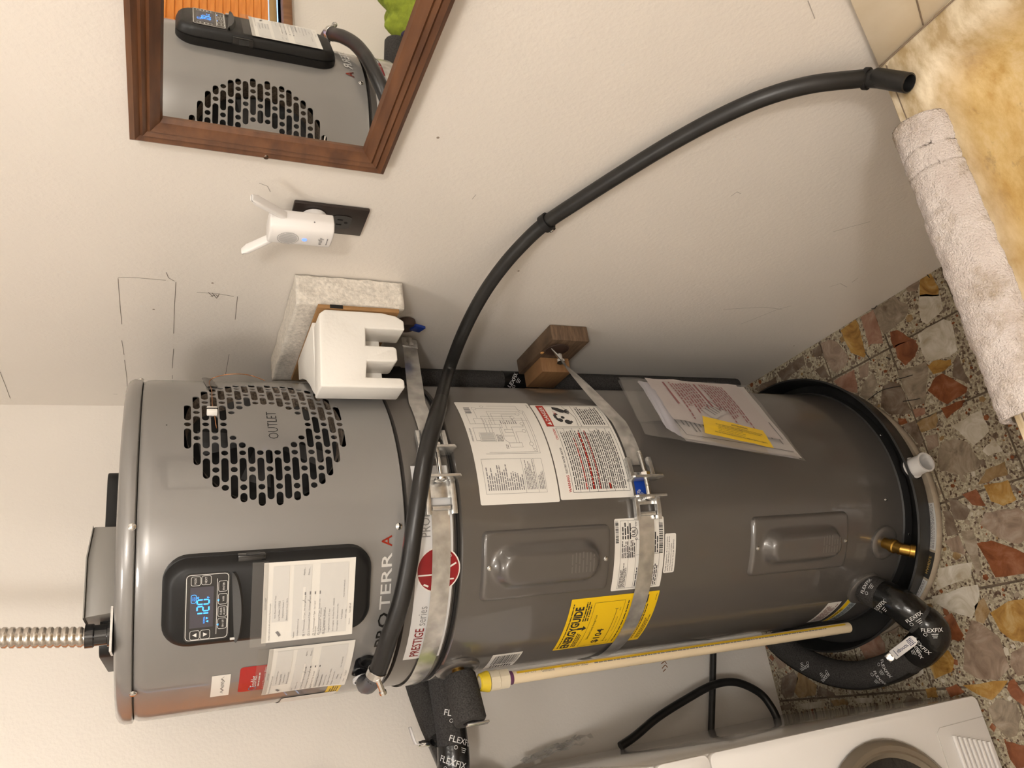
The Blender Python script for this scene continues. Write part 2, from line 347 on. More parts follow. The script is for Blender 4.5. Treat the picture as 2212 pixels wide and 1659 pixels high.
for k, f_, pts in [
 ('gold', c1, [(1195, 130), (1255, 95), (1300, 180), (1310, 235), (1195, 240)]), ('white', c1, [(1190, 247), (1315, 242), (1335, 330), (1240, 420), (1205, 400), (1190, 320)]),
 ('grey', c1, [(892, 335), (1020, 240), (1045, 285), (1100, 300), (1105, 345), (1080, 390), (955, 490), (905, 380)]), ('mauve', c1, [(1105, 190), (1160, 148), (1182, 155), (1170, 200), (1120, 210)]),
 ('pink', c1, [(800, 392), (878, 345), (895, 400), (940, 550), (850, 560), (835, 470)]), ('gold', c1, [(670, 478), (760, 405), (780, 440), (790, 510), (828, 620), (815, 645), (735, 610), (700, 540)]),
 ('mauve', c1, [(535, 565), (590, 540), (640, 560), (710, 650), (690, 700), (640, 745), (604, 725), (563, 650)]), ('rust', c1, [(1000, 490), (1040, 480), (1128, 528), (1020, 582), (1004, 530)]),
 ('rust', c1, [(1032, 575), (1140, 535), (1170, 580), (1150, 640), (1095, 695), (1050, 650)]), ('white', c1, [(1185, 503), (1345, 408), (1390, 420), (1430, 600), (1380, 640), (1240, 670), (1215, 620)]),
 ('gold', c1, [(1250, 710), (1290, 680), (1385, 670), (1390, 700), (1340, 735), (1285, 755)]), ('grey', c1, [(1052, 742), (1220, 690), (1240, 720), (1230, 800), (1220, 950), (1142, 968), (1097, 880)]),
 ('rust', c1, [(1250, 870), (1300, 790), (1345, 768), (1495, 850), (1490, 880), (1372, 952)]), ('rust', c1, [(1340, 990), (1475, 940), (1460, 980), (1375, 1050)]),
 ('brown', c1, [(1440, 640), (1470, 720), (1520, 820), (1415, 770), (1420, 690)]), ('pink', c1, [(622, 812), (750, 742), (765, 830), (770, 880), (700, 870)]),
 ('mauve', c1, [(790, 722), (848, 685), (840, 770), (800, 780)]), ('grey', c1, [(815, 830), (880, 760), (900, 830), (860, 930), (800, 900)]),
 ('brown', c1, [(950, 850), (1000, 820), (1055, 840), (1125, 1000), (1118, 1020), (990, 1020), (940, 970)]), ('pink', c1, [(1153, 1000), (1215, 992), (1217, 1022), (1167, 1045)]),
 ('tan', c1, [(1178, 1088), (1290, 1025), (1300, 1060), (1290, 1110), (1208, 1143)]), ('white', c1, [(1405, 1110), (1590, 1010), (1640, 1140), (1545, 1225), (1500, 1180), (1460, 1140)]),
 ('grey', c1, [(1325, 1260), (1360, 1215), (1440, 1205), (1505, 1225), (1530, 1280), (1585, 1340), (1575, 1380), (1480, 1420), (1332, 1400), (1318, 1360)]), ('white', c1, [(1615, 1270), (1680, 1200), (1730, 1270), (1650, 1295)]),
 ('mauve', c1, [(1228, 1182), (1300, 1167), (1308, 1230), (1252, 1268)]), ('brown', c1, [(1085, 1110), (1160, 1075), (1205, 1198), (1190, 1230), (1120, 1150)]),
 ('tan', c1, [(1585, 1488), (1640, 1400), (1745, 1350), (1762, 1430)]), ('gold', c1, [(1625, 1505), (1768, 1475), (1820, 1590), (1740, 1625), (1670, 1600)]),
 ('rust', c1, [(1482, 1565), (1560, 1535), (1618, 1630), (1540, 1620)]), ('brown', c1, [(482, 602), (523, 574), (540, 640), (490, 640)]), ('brown', c1, [(500, 740), (548, 708), (588, 780), (540, 780)]),
 ('brown', c1, [(248, 752), (410, 645), (420, 700), (300, 810)]), ('brown', c1, [(100, 862), (228, 785), (236, 820), (150, 880)]), ('rust', c1, [(1050, 1060), (1090, 1060), (1100, 1085), (1060, 1095)]),
 ('mauve', c5, [(350, 510), (375, 460), (430, 450), (520, 435), (560, 470), (560, 570), (520, 595), (440, 570), (400, 540)]), ('rust', c5, [(335, 603), (400, 592), (560, 655), (565, 735), (420, 752), (380, 670)]),
 ('brown', c5, [(198, 390), (240, 402), (290, 440), (270, 480), (224, 478)]), ('brown', c5, [(172, 452), (200, 452), (238, 545), (190, 558)]), ('mauve', c5, [(182, 592), (240, 567), (270, 650), (215, 630)]),
 ('grey', c5, [(256, 547), (310, 545), (345, 700), (333, 755), (285, 630)]), ('white', c5, [(150, 722), (300, 692), (292, 758), (140, 818)]),
 ('white', c5, [(120, 852), (328, 799), (335, 840), (320, 900), (300, 945), (230, 920), (140, 880)]), ('tan', c5, [(325, 900), (358, 864), (385, 920), (360, 970), (330, 960)]),
 ('gold', c5, [(400, 930), (480, 880), (560, 860), (565, 1060), (500, 1050), (445, 1010)]), ('rust', c5, [(170, 960), (210, 935), (260, 1030), (240, 1055), (190, 1040)]),
 ('mauve', c5, [(305, 970), (340, 980), (428, 1045), (476, 1180), (420, 1238), (330, 1228), (270, 1190), (280, 1060)]), ('gold', c5, [(104, 1092), (190, 1110), (215, 1150), (205, 1200), (132, 1233), (108, 1160)]),
 ('mauve', c5, [(500, 1120), (560, 1080), (560, 1212), (522, 1218), (494, 1170)]), ('gold', c5, [(270, 1270), (470, 1250), (430, 1300), (395, 1330), (370, 1320), (340, 1310)]),
 ('rust', c5, [(487, 1258), (505, 1246), (560, 1330), (560, 1370), (500, 1320), (480, 1290)]), ('grey', c5, [(390, 1380), (430, 1340), (510, 1360), (530, 1420), (510, 1500), (470, 1510), (410, 1440)]),
 ('rust', c5, [(465, 1540), (560, 1560), (560, 1640), (520, 1659), (490, 1610)]), ('rust', c5, [(187, 1284), (230, 1270), (265, 1300), (210, 1320)]), ('gold', c5, [(92, 1290), (128, 1283), (138, 1320), (100, 1325)]),
 ('white', c5, [(10, 1180), (60, 1150), (70, 1210), (30, 1230)]),
 ('brown', c4, [(400, 1180), (500, 1110), (545, 1180), (500, 1330), (430, 1360), (390, 1300)]), ('tan', c4, [(560, 1120), (640, 1190), (720, 1240), (700, 1330), (560, 1350), (520, 1300)]), ('brown', c4, [(760, 1260), (880, 1310), (900, 1340), (740, 1345)]),
 ('brown', c4, [(375, 1440), (470, 1415), (480, 1460), (400, 1480)]), ('white', c4, [(560, 1420), (700, 1405), (790, 1390), (800, 1440), (600, 1465)]), ('tan', c4, [(870, 1390), (980, 1375), (1000, 1420), (900, 1430)]), ('white', c4, [(1100, 1370), (1250, 1355), (1240, 1400), (1130, 1410)]),
 ('tan', c4, [(600, 940), (760, 1010), (900, 1060), (860, 1075), (700, 1020)])]:
    poly = [onZ(*q).xy for q in f_(pts)]
    poly = [Vector((min(max(p.x, XL), XR-.002), min(p.y, YB-.002))) for p in poly]
    traced.append((k, poly))
rd = random.Random(7)
cen = [(sum((p.x for p in q), 0)/len(q), sum((p.y for p in q), 0)/len(q), max(hypot(p.x-r.x, p.y-r.y) for p in q for r in q)/2) for k, q in traced]
kinds = list(ST)
for a in range(-6, 2):
    for b in range(-9, 5):
        for tr in range(9):
            x = X0+(a+rd.uniform(.1, .9))*PIT; y = Y0+(b+rd.uniform(.1, .9))*PIT; r = rd.uniform(.018, .06)
            if not (-.5 < x < XR-.02 and -.6 < y < YB-.03): continue
            if hypot(x-AX, y-AY) < .3 or len(traced) > 285: continue
            if any(hypot(x-c[0], y-c[1]) < (r+c[2])*1.02 for c in cen): continue
            n = rd.randint(5, 8); ph = rd.random()*6
            xa, xb, ya, yb = X0+a*PIT+.004, X0+(a+1)*PIT-.004, Y0+b*PIT+.004, Y0+(b+1)*PIT-.004
            poly = [Vector((min(max(x+r*rd.uniform(.7, 1.1)*cos(ph+2*pi*q/n), xa), min(xb, XR-.003)), min(max(y+r*rd.uniform(.7, 1.1)*sin(ph+2*pi*q/n), ya), min(yb, YB-.003)))) for q in range(n)]
            traced.append((rd.choice(kinds), poly)); cen.append((x, y, r))
for k, poly in traced:
    gc = Vector((sum(p.x for p in poly)/len(poly), sum(p.y for p in poly)/len(poly))); poly = [gc+(p-gc)*(1+.0035/max((p-gc).length, .012)) for p in poly]
    poly = [Vector((min(p.x, XR-.001), min(p.y, YB-.001))) for p in poly]
    # roughen the outline a little, as the pieces are broken marble
    P2 = []
    for q in range(len(poly)):
        A, B = poly[q], poly[(q+1) % len(poly)]; d = B-A
        if d.length < 1e-4: continue
        P2 += [A, A+d*.36+Vector((-d.y, d.x))*rd.uniform(-.035, .05), A+d*.68+Vector((-d.y, d.x))*rd.uniform(-.05, .04)]
    cx, cy = sum(p.x for p in P2)/len(P2), sum(p.y for p in P2)/len(P2)
    o = MB(); o.prism([(p.x, p.y) for p in P2], lambda u, v, d: (u, v, d), -.004, .0006)
    obj('marble_piece', o, ST[k], floor, smooth=False)
# smaller chips too many to pick apart, joined per colour
from mathutils.geometry import intersect_point_tri_2d
def inside(x, y, poly):
    c = False; j = len(poly)-1
    for i in range(len(poly)):
        a, b = poly[i], poly[j]
        if (a.y > y) != (b.y > y) and x < (b.x-a.x)*(y-a.y)/(b.y-a.y+1e-12)+a.x: c = not c
        j = i
    return c
bb_ = [(min(p.x for p in q)-.004, max(p.x for p in q)+.004, min(p.y for p in q)-.004, max(p.y for p in q)+.004, q) for k, q in traced]
chips = {k: MB() for k in ('grey', 'rust', 'brown', 'tan', 'white')}; placed = {}
for tr in range(16000):
    x = rd.uniform(-.36, XR-.006); y = rd.uniform(.55, YB-.006); r = rd.choice((.003, .0035, .0045, .006, .008, .011))
    fx, fy = ((x-X0)/PIT) % 1, ((y-Y0)/PIT) % 1
    if min(fx, 1-fx, fy, 1-fy)*PIT < r*.8+.003: continue
    if any(a < x < b and c < y < d and any(inside(x+r*cos(t), y+r*sin(t), q) for t in (0, 1.57, 3.14, 4.71)) for a, b, c, d, q in bb_): continue
    gx, gy = int(x/.012), int(y/.012)
    if any(hypot(x-u, y-v) < (r+s)*1.15 for i in (-2, -1, 0, 1, 2) for j in (-2, -1, 0, 1, 2) for u, v, s in placed.get((gx+i, gy+j), ())): continue
    placed.setdefault((gx, gy), []).append((x, y, r)); n = rd.randint(4, 6); ph = rd.random()*6; sx, an = rd.uniform(.55, 1), rd.random()*3
    pts = [(r*rd.uniform(.75, 1.05)*cos(ph+6.283*q/n), sx*r*rd.uniform(.75, 1.05)*sin(ph+6.283*q/n)) for q in range(n)]
    chips[rd.choice(('grey', 'grey', 'brown', 'brown', 'rust', 'tan', 'white'))].prism([(x+a*cos(an)-b*sin(an), y+a*sin(an)+b*cos(an)) for a, b in pts], lambda u, v, d: (u, v, d), -.002, .0004)
for k, q in chips.items(): o = obj('stone_chips', q, ST[k], floor, smooth=False); o['kind'] = 'stuff'
# dark strands lying on the floor
hair = mat('dark_strand', (.012, .01, .01), .5)
for i, px in enumerate([[(1875, 864), (1905, 843), (1945, 834)], [(1935, 820), (1952, 816), (1971, 810)], [(1951, 867), (1972, 864), (1987, 861)], [(1868, 760), (1876, 772), (1882, 780)], [(1914, 772), (1924, 776)], [(1877, 664), (1888, 667), (1900, 650)], [(2000, 590), (2008, 600)]]):
    o = obj('bristle', MB().tube(catmull([onZ(*c, .002) for c in px], 4), .0009, 5), hair)
    tag(o, ['long dark bristle reaching from the black pan to the tile joint', 'dark bristle crossing the tile joint beside the grey marble piece', 'dark bristle lying on the brownish grey marble near the pan', 'dark bristle at the tip of the golden marble piece by the wall', 'tiny dark bristle on the chips between two tile joints', 'dark bristle caught at the foot of the wall by a tile joint', 'dark bristle at the wall foot beside the towel'][i], 'bristle', 'dark bristles scattered on the tiled floor')
# ---- window in the back wall with a wooden blind (seen in the mirror and in the heater's paint)
wt = mat('window_trim', (.16, .07, .03), .4, col2=(.26, .12, .05), vs=14, stretch=(6, 1, 1))
win = thing('window_1', ((WX0+WX1)/2, YB, WZ0), 'small window with dark wooden frame behind a closed orange blind', 'window'); win['kind'] = 'structure'
del win['category']
mb = MB()
for x0, x1, z0, z1 in ((WX0-.05, WX0, WZ0-.05, WZ1+.05), (WX1, WX1+.05, WZ0-.05, WZ1+.05), (WX0, WX1, WZ1, WZ1+.05)): mb.box(x0, x1, YB-.014, YB+.02, z0, z1)
obj('window_frame', mb, wt, win, bevel=.003)
obj('window_sill', MB().box(WX0-.05, WX1+.05, YB-.035, YB+.06, WZ0-.028, WZ0), wt, win, bevel=.004)
obj('pane', MB().box(WX0, WX1, YB+.085, YB+.089, WZ0, WZ1), film('window_glass', (.95, .97, .97), .08, .02), win, smooth=False)
slat_m = mat('orange_blind_wood', (.62, .19, .022), .35, col2=(.78, .28, .045), vs=12, stretch=(1, 8, 8), coat=.3)
cord_m = mat('blind_cord', (.55, .48, .38), .7)
bl = thing('window_blind', ((WX0+WX1)/2, YB+.03, WZ0), 'orange wooden slatted blind drawn closed over the window', 'blind')
sx0, sx1 = WX0+.022, WX1-.004
slat0 = None; z = WZ0+.045
while z < WZ1-.05:
    if slat0 is None:
        c = Vector(((sx0+sx1)/2, YB+.032, z)); slat0 = obj('slat', MB().obox(c, ((sx1-sx0)/2, 0, 0), (0, .0045, .0125), (0, .0012, -.0004)), slat_m, bl, smooth=False); z00 = z
    else:
        s = slat0.copy(); COL.objects.link(s); s.parent = bl; s.location = slat0.location+Vector((0, 0, z-z00))
    z += .0215
obj('bottom_rail', MB().box(sx0, sx1, YB+.022, YB+.042, WZ0+.008, WZ0+.03), mat('bamboo_rail', (.42, .27, .11), .5), bl, bevel=.003)
obj('head_rail', MB().box(sx0, sx1, YB+.015, YB+.05, WZ1-.045, WZ1-.002), slat_m, bl, bevel=.003)
for cx in (sx0+.10, sx1-.10): obj('ladder_cord', MB().tube([(cx, YB+.02, WZ0+.02), (cx, YB+.02, WZ1-.04)], .0012, 6), cord_m, bl)
# ---- ceiling lamp over the room (outside the frame)
for (LAMP, LW), LB in zip(LAMPS, ('round frosted ceiling lamp above the laundry tub', 'round frosted ceiling lamp near the far end of the room')):
  lamp = thing('ceiling_lamp', (LAMP[0], LAMP[1], ZC-.06), LB, 'lamp', 'round ceiling lamps')
  obj('lamp_base', MB().lathe([(0, 0), (.17, 0), (.175, -.02), (.16, -.035), (0, -.035)], (LAMP[0], LAMP[1], ZC), (0, 0, 1), 32), mat('lamp_base_metal', (.55, .53, .5), .4, .6), lamp)
  obj('glass_dish', MB().lathe([(.155, -.035), (.15, -.06), (.12, -.085), (.07, -.1), (.001, -.105)], (LAMP[0], LAMP[1], ZC), (0, 0, 1), 32), mat('frosted_glass', (.9, .87, .8), .4, emit=3, ecol=(1, .87, .7)), lamp)
# ---- mirror on the right wall
MY1, MZ0, MZ1, MY0, FWD = .853, 1.2575, 1.578, .28, .037
mir = thing('wall_mirror', (XR-.012, (MY0+MY1)/2, MZ0), 'rectangular wall mirror in a grooved brown wooden frame', 'mirror')
mtilt = lambda x, y, z: Vector((x+(y-MY1)*.0215, y, z))      # hangs a little off the wall at its near end
prof = [(0, 0), (0, .017), (.006, .021), (.012, .0175), (.015, .0205), (.020, .0165), (.023, .019), (.029, .0145), (.034, .012), (FWD, .006), (FWD, 0)]   # in from the outer edge, out from the wall
cor = [((MY1, MZ1), (-1, -1)), ((MY1, MZ0), (-1, 1)), ((MY0, MZ0), (1, 1)), ((MY0, MZ1), (1, -1))]
for k in range(4):
    a, b = cor[k], cor[(k+1) % 4]; mb = MB()
    mb.rings([[mtilt(XR-.001-d, c[0][0]+c[1][0]*u, c[0][1]+c[1][1]*u) for u, d in prof] for c in (a, b)], True, True)
    obj('frame_rail', mb, frame_m, mir, ang=25)
mg = mat('mirror_silver', (.86, .86, .84), .012, 1)
obj('mirror_glass', MB().box(XR-.0075, XR-.005, MY0+FWD-.002, MY1-FWD+.002, MZ0+FWD-.002, MZ1-FWD+.002, mtilt), mg, mir, smooth=False)
q = onX(575, 339, XR-.02); obj('screw', MB().lathe([(.0001, .002), (.003, .0018), (.0045, 0), (.0045, -.004)], q, (-1, 0, 0), 12), mat('dark_screw', (.12, .09, .07), .35, 1), mir)
# ================================================================= WATER HEATER
wh = thing('water_heater', (AX, AY, .026), 'tall grey-brown cylindrical heat pump water heater strapped into the corner', 'water heater')
def tn(p): d = Vector((p.x-AX, p.y-AY, 0)); return d.normalized()
def ring_of(prof, seg=120, o=(AX, AY, 0)): return MB().lathe(prof, o, (0, 0, 1), seg)
obj('tank_jacket', ring_of([(.15, .03), (R0-.004, .03), (R0, .034), (R0, .5), (R0, 1.0), (R0, 1.080), (R0-.004, 1.084), (R0-.004, 1.091), (R0, 1.095), (R0, 1.16), (R0-.002, 1.171), (R0-.012, 1.174)]), jack_m, wh, ang=30)
obj('base_ring', ring_of([(R0-.02, .026), (R0+.004, .026), (R0+.004, .048), (R0+.0005, .05)]), mat('base_ring_paint', (.02, .019, .018), .45), wh)
obj('seam_gasket', ring_of([(R0-.003, 1.0845), (R0+.0006, 1.0855), (R0+.0006, 1.0895), (R0-.003, 1.0905)]), black_m, wh)
# shroud with the outlet grille cut through it
GA, GZ, TH0, TH1, PZ0, PZ1 = 26.2, 1.382, -6, 60, 1.250, 1.514
mb = MB()
zs = [1.176, 1.179, 1.184, PZ0, PZ1, 1.545, 1.557, 1.5628]; hs = [-.002, .0008, 0, 0, 0, 0, -.0012, -.005]
hs = [-.004, .0012, .0004, 0, 0, 0, -.0012, -.0042]
for k in range(180):
    a, b = -180+2*k, -178+2*k
    for j in range(len(zs)-1):
        if TH0 <= a < TH1 and zs[j] == PZ0: continue
        mb.quad(cyl(a, zs[j], hs[j]), cyl(b, zs[j], hs[j]), cyl(b, zs[j+1], hs[j+1]), cyl(a, zs[j+1], hs[j+1]))
shroud = obj('shroud', mb, tank_m, wh, ang=40)
loops = []
PER = radians(11.7)*R0
for i in range(19):
    z = GZ+.0129*(9-i); q = (i-9)/9.65; half = radians(29.6)*R0*sqrt(1-q*q); vq = 1-((i-9)/4.3)**2; void = radians(10.6)*R0*sqrt(vq) if vq > 0 else 0
    dots = [k*PER+(PER/2 if i % 2 else 0) for k in range(-6, 7)]
    items = [('d', c-.0047, c+.0047) for c in dots]+[('s', c+.0086, c+PER-.0086) for c in dots]
    for kd, a, b in items:
        for lo_, hi_ in (((-half, -void), (void, half)) if void else ((-half, half),)):
            x0, x1 = max(a, lo_), min(b, hi_)
            if x1-x0 < .0075: continue
            loops.append((x0, x1, z))
hr = .0051
bm = bmesh.new(); edges = []
def loop2d(pts):
    vv = [bm.verts.new((x, y, 0)) for x, y in pts]
    for k in range(len(vv)): edges.append(bm.edges.new((vv[k], vv[(k+1) % len(vv)])))
g0 = radians(GA)*R0
loop2d([(radians(TH0)*R0, PZ0), (radians(TH1)*R0, PZ0), (radians(TH1)*R0, PZ1), (radians(TH0)*R0, PZ1)])
for x0, x1, z in loops:
    x0 += g0; x1 += g0; r = min(hr, (x1-x0)/2); cap = []
    for k in range(7): a = radians(-90+30*k); cap.append((x1-r+r*cos(a), z+hr*sin(a)))
    for k in range(7): a = radians(90+30*k); cap.append((x0+r+r*cos(a), z+hr*sin(a)))
    pts = []
    for p in cap:
        if not pts or hypot(p[0]-pts[-1][0], p[1]-pts[-1][1]) > 1e-5: pts.append(p)
    if hypot(pts[0][0]-pts[-1][0], pts[0][1]-pts[-1][1]) < 1e-5: pts.pop()
    loop2d(pts)
bmesh.ops.triangle_fill(bm, use_beauty=True, use_dissolve=False, edges=edges, normal=(0, 0, 1))
for k in range(1, 22):
    x = radians(TH0+3*k)*R0
    bmesh.ops.bisect_plane(bm, geom=bm.verts[:]+bm.edges[:]+bm.faces[:], dist=1e-7, plane_co=(x, 0, 0), plane_no=(1, 0, 0))
hole_e = [e for e in bm.edges if len(e.link_faces) == 1 and not all(abs(v.co.x-radians(TH0)*R0) < 1e-5 or abs(v.co.x-radians(TH1)*R0) < 1e-5 or abs(v.co.y-PZ0) < 1e-5 or abs(v.co.y-PZ1) < 1e-5 for v in e.verts)]
ex = bmesh.ops.extrude_edge_only(bm, edges=hole_e)
for e in ex['geom']:
    if isinstance(e, bmesh.types.BMVert): e.co.z = -.0016
org = WO[wh]
for v in bm.verts:
    p = cyl(degrees(v.co.x/R0), v.co.y, v.co.z); v.co = p-org
bmesh.ops.recalc_face_normals(bm, faces=bm.faces)
me = bpy.data.meshes.new('outlet_grille'); bm.to_mesh(me); bm.free()
gr = fin(me, 'outlet_grille', tank_m, wh, org.copy(), True, 30)
# normals must face outward on the face of the grille
out = sum(1 for p in me.polygons if (p.normal.dot(tn(p.center+org)) > 0)) ; inn = sum(1 for p in me.polygons if p.normal.dot(tn(p.center+org)) < -.9)
if inn > out/2: me.flip_normals()
me.normals_split_custom_set([tuple(tn(me.vertices[l.vertex_index].co+org)) if abs(me.polygons[pi_].normal.dot(tn(me.polygons[pi_].center+org))) > .9 else tuple(me.polygons[pi_].normal) for pi_ in range(len(me.polygons)) for l in [me.loops[k] for k in me.polygons[pi_].loop_indices]])
duct = MB()
def ell(k, h, s=1.0): a = 2*pi*k/48; return cyl(GA+29.2*s*cos(a), GZ+.122*s*sin(a), h)
duct.rings([[ell(k, -.003, .985) for k in range(48)], [ell(k, -.04, .95) for k in range(48)]])
obj('duct_liner', duct, mat('felt_liner', (.13, .10, .075), .9, var=.6, vs=260), gr)
duct = MB(); duct.rings([[ell(k, -.04, .96) for k in range(48)], [ell(k, -.055, .5) for k in range(48)], [ell(k, -.06, .02) for k in range(48)]])
obj('duct_back', duct, dark_m, gr)
fan = MB(); fc = cyl(GA, GZ, -.03); fn_, ft = nrm(GA), tang(GA)
for k in range(5):
    a = 2*pi*k/5+.4; d = ft*cos(a)+UP*sin(a); e = -ft*sin(a)+UP*cos(a)
    fan.add([fc+d*.02-e*.01, fc+d*.1-e*.02+fn_*.004, fc+d*.1+e*.025-fn_*.006, fc+d*.02+e*.012], [(0, 1, 2, 3)])
fan.lathe([(.022, -.01), (.022, .008), (.0001, .01)], fc, fn_, 16)
obj('fan', fan, mat('fan_plastic', (.03, .03, .032), .45), gr)
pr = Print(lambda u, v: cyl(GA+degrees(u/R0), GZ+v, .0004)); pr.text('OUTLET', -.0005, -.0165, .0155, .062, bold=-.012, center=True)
pr.done('outlet_lettering', dark_m, gr)  # letters are cut-outs; the shade in their slits is painted as black
lid = obj('lid', ring_of([(.1, 1.5655), (R0-.004, 1.5637), (R0+.0004, 1.5658), (R0+.0012, 1.569), (R0+.0008, 1.577), (R0-.0025, 1.584), (R0-.009, 1.588), (R0-.03, 1.5895), (.02, 1.59), (.0001, 1.59)]), tank_m, wh, ang=50)
def screw(th, z, h=0, r=.0045, par=None, m=steel):
    mb = MB().lathe([(r*1.25, 0), (r*1.2, .0008), (r, .0012), (r*.9, .0028), (r*.4, .0036), (.0001, .0038)], cyl(th, z, h), nrm(th), 12); mb2 = MB()
    o = obj('screw', mb, m, par or wh)
    c = cyl(th, z, h+.0034); t = tang(th); n = nrm(th)
    mb2.obox(c, t*r*.6, UP*r*.13, n*.0006); mb2.obox(c, t*r*.13, UP*r*.6, n*.0006); return o
screw(-7.6, 1.5685); screw(*TZ(862, 1137)); screw(*TZ(287, 1498)); screw(62, 1.5685); screw(66, 1.188)
screw(*TZ(1913, 1079), r=.003); screw(*TZ(1960, 1153), r=.003, h=.003); screw(*TZ(1900, 942), r=.003, h=.003)
dotm = MB().lathe([(.0012, 0), (.0001, .0008)], cyl(*TZ(360, 918)), nrm(30), 8); obj('pin_hole', dotm, dark_m, wh)
# ---- stickers: curved plates that follow the jacket
def patch(th0, th1, z0, z1, h=.0005, r=.003, n=16, dz=None):
    w = radians(th1-th0)*R0/2; hh = (z1-z0)/2; tc_, zc = (th0+th1)/2, (z0+z1)/2; mb = MB()
    cols = []
    for i in range(n+1):
        u = -w+2*w*i/n
        cols.append(u)
    cols = sorted(set(cols+[-w+r*.12, -w+r*.5, -w+r, w-r, w-r*.5, w-r*.12]))
    for i in range(len(cols)-1):
        def ext(u):
            e = max(abs(u)-(w-r), 0); return hh-(r-sqrt(max(r*r-e*e, 0)))
        a, b = cols[i], cols[i+1]; ea, eb = ext(a), ext(b)
        f = lambda u, v: cyl(tc_+degrees(u/R0), zc+v, h)
        mb.quad(f(a, -ea), f(b, -eb), f(b, eb), f(a, ea))
    return mb
def sticker(name, th0, th1, z0, z1, m, label=None, h=.0005, r=.003, par=None):
    o = obj(name, patch(th0, th1, z0, z1, h, r), m, par or wh, normals=tn, fix=False)
    if label: o['label'] = label
    f = lambda u, v: cyl(th0+degrees(u/R0), z0+v, h+.0005)
    return o, f, radians(th1-th0)*R0, z1-z0
# wiring diagram
o, f, W, H = sticker('wiring_label', -6.2, 40, .896, 1.0455, paper_m, 'white label with wiring diagram in thin black lines')
p = Print(f); t = .0005
p.text('WIRING DIAGRAM', W*.52, H-.0085, .0032, .03, bold=.012)
p.frame(.018, .022, .082, H-.012, t); p.line([(.018, .062), (.082, .062)], t); p.line([(.018, .038), (.082, .038)], t)
p.rows(.024, .064, .072, H-.016, 17, .45, 4, .55); p.rows(.024, .04, .08, .06, 7, .45, 5, .5); p.rows(.024, .024, .06, .036, 4, .45, 6, .4)
def bx_(a, b, c, d): p.frame(a, b, c, d, t, 1)
bx_(.118, .098, .138, .128)
for k in range(9): p.line([(.120+k*.002, .100), (.120+k*.002, .126)], .0006)
p.rows(.118, .084, .134, .096, 5, .5, 8)
bx_(.105, .050, .115, .075); bx_(.150, .078, .158, .112); bx_(.138, .060, .146, .076); bx_(.16, .11, .175, .128)
for x, y, r in ((.178, .05, .004), (.188, .036, .004), (.195, .026, .0042), (.160, .036, .004), (.142, .038, .0038), (.112, .032, .004), (.100, .028, .0025), (.205, .118, .0045), (.212, .10, .003)): p.ring(x, y, r, t, 14)
for L in ([(.092, .125), (.092, .02), (.20, .02)], [(.095, .118), (.095, .024), (.193, .024)], [(.115, .075), (.122, .082), (.16, .082)], [(.138, .1), (.17, .1), (.17, .02)], [(.138, .106), (.174, .106), (.174, .03)], [(.138, .112), (.181, .112), (.181, .05)],
          [(.115, .055), (.14, .055), (.14, .042)], [(.115, .06), (.152, .06), (.152, .036), (.16, .036)], [(.15, .085), (.13, .085), (.13, .06)], [(.158, .09), (.19, .09), (.19, .04)], [(.158, .096), (.196, .096), (.196, .03)], [(.175, .12), (.2, .12)], [(.205, .113), (.205, .03), (.198, .026)],
          [(.1, .03), (.108, .032)], [(.116, .032), (.178, .032)], [(.146, .07), (.186, .07), (.186, .04)], [(.12, .128), (.12, .136), (.15, .136), (.15, .112)], [(.2, .03), (.214, .03), (.214, .09)], [(.16, .128), (.16, .138), (.19, .138), (.19, .126)]): p.line(L, t)
for k in range(4): p.rect(.19+k*.005, .126, .193+k*.005, .138)
p.rows(.16, .046, .176, .08, 8, .35, 9, .7); p.rows(.102, .078, .112, .084, 2, .4, 9); p.rows(W-.02, .004, W-.006, .007, 1, .5, 3)
p.done('print', ink_g, o)
# warnings
o, f, W, H = sticker('warning_label', -5.6, 38.5, .7415, .8935, paper_m, 'white safety label with red danger corner and dense warning text')
p = Print(f)
p.rows(.017, .012, .142, .121, 25, .4, 11, .08); p.frame(.012, .006, .147, .125, .0007)
for k in range(6): p.line([(.012, .02+k*.018), (.147, .02+k*.018)], .0006)
p.text('ELECTRIC WATER HEATER', .048, .129, .0042, .052, bold=.01); p.rows(.155, .012, W-.006, .062, 10, .45, 13, .2); p.frame(.150, .006, W-.003, .141, .0007)
p.line([(.15, .067), (W-.003, .067)], .0007)
# tap and hand pictogram
for q, r in (((.163, .092), .0065), ((.168, .106), .0055), ((.176, .098), .004)): p.disc(*q, r, 12)
p.line([(.166, .108), (.174, .113), (.184, .113), (.187, .106)], .006); p.line([(.165, .082), (.158, .09)], .005)
hx, hy = .195, .09; p.poly([(hx-.005, hy), (hx+.005, hy-.003), (hx+.012, hy+.006), (hx+.016, hy+.018), (hx+.008, hy+.02), (hx-.003, hy+.008)])
for a, b in ((-.008, -.010), (-.003, -.013), (.002, -.014), (.007, -.012)): p.line([(hx, hy), (hx+a, hy+b)], .003)
p.line([(.16, .134), (W-.006, .134)], .0008); p.line([(.152, .074), (.176, .071), (W-.005, .085)], .0008)
p.done('print', ink, o)
p = Print(f); p.rect(.150, .126, W-.003, .1415); p.text('WARNING', .013, .128, .0055, .031, bold=.02); p.text('CAUTION', .118, .128, .0048, .026, bold=.02)
for a, b in ((.094, .098), (.079, .0835), (.0665, .0695)): p.rows(.017, a, .142, b, 1 if b-a < .006 else 2, .6, int(a*1000), .3)
p.text('HOT', .185, .108, .005, .011); p.rows(.017, .044, .028, .05, 1, .7, 3)
pr_ = p.done('red_print', ink_r, o)
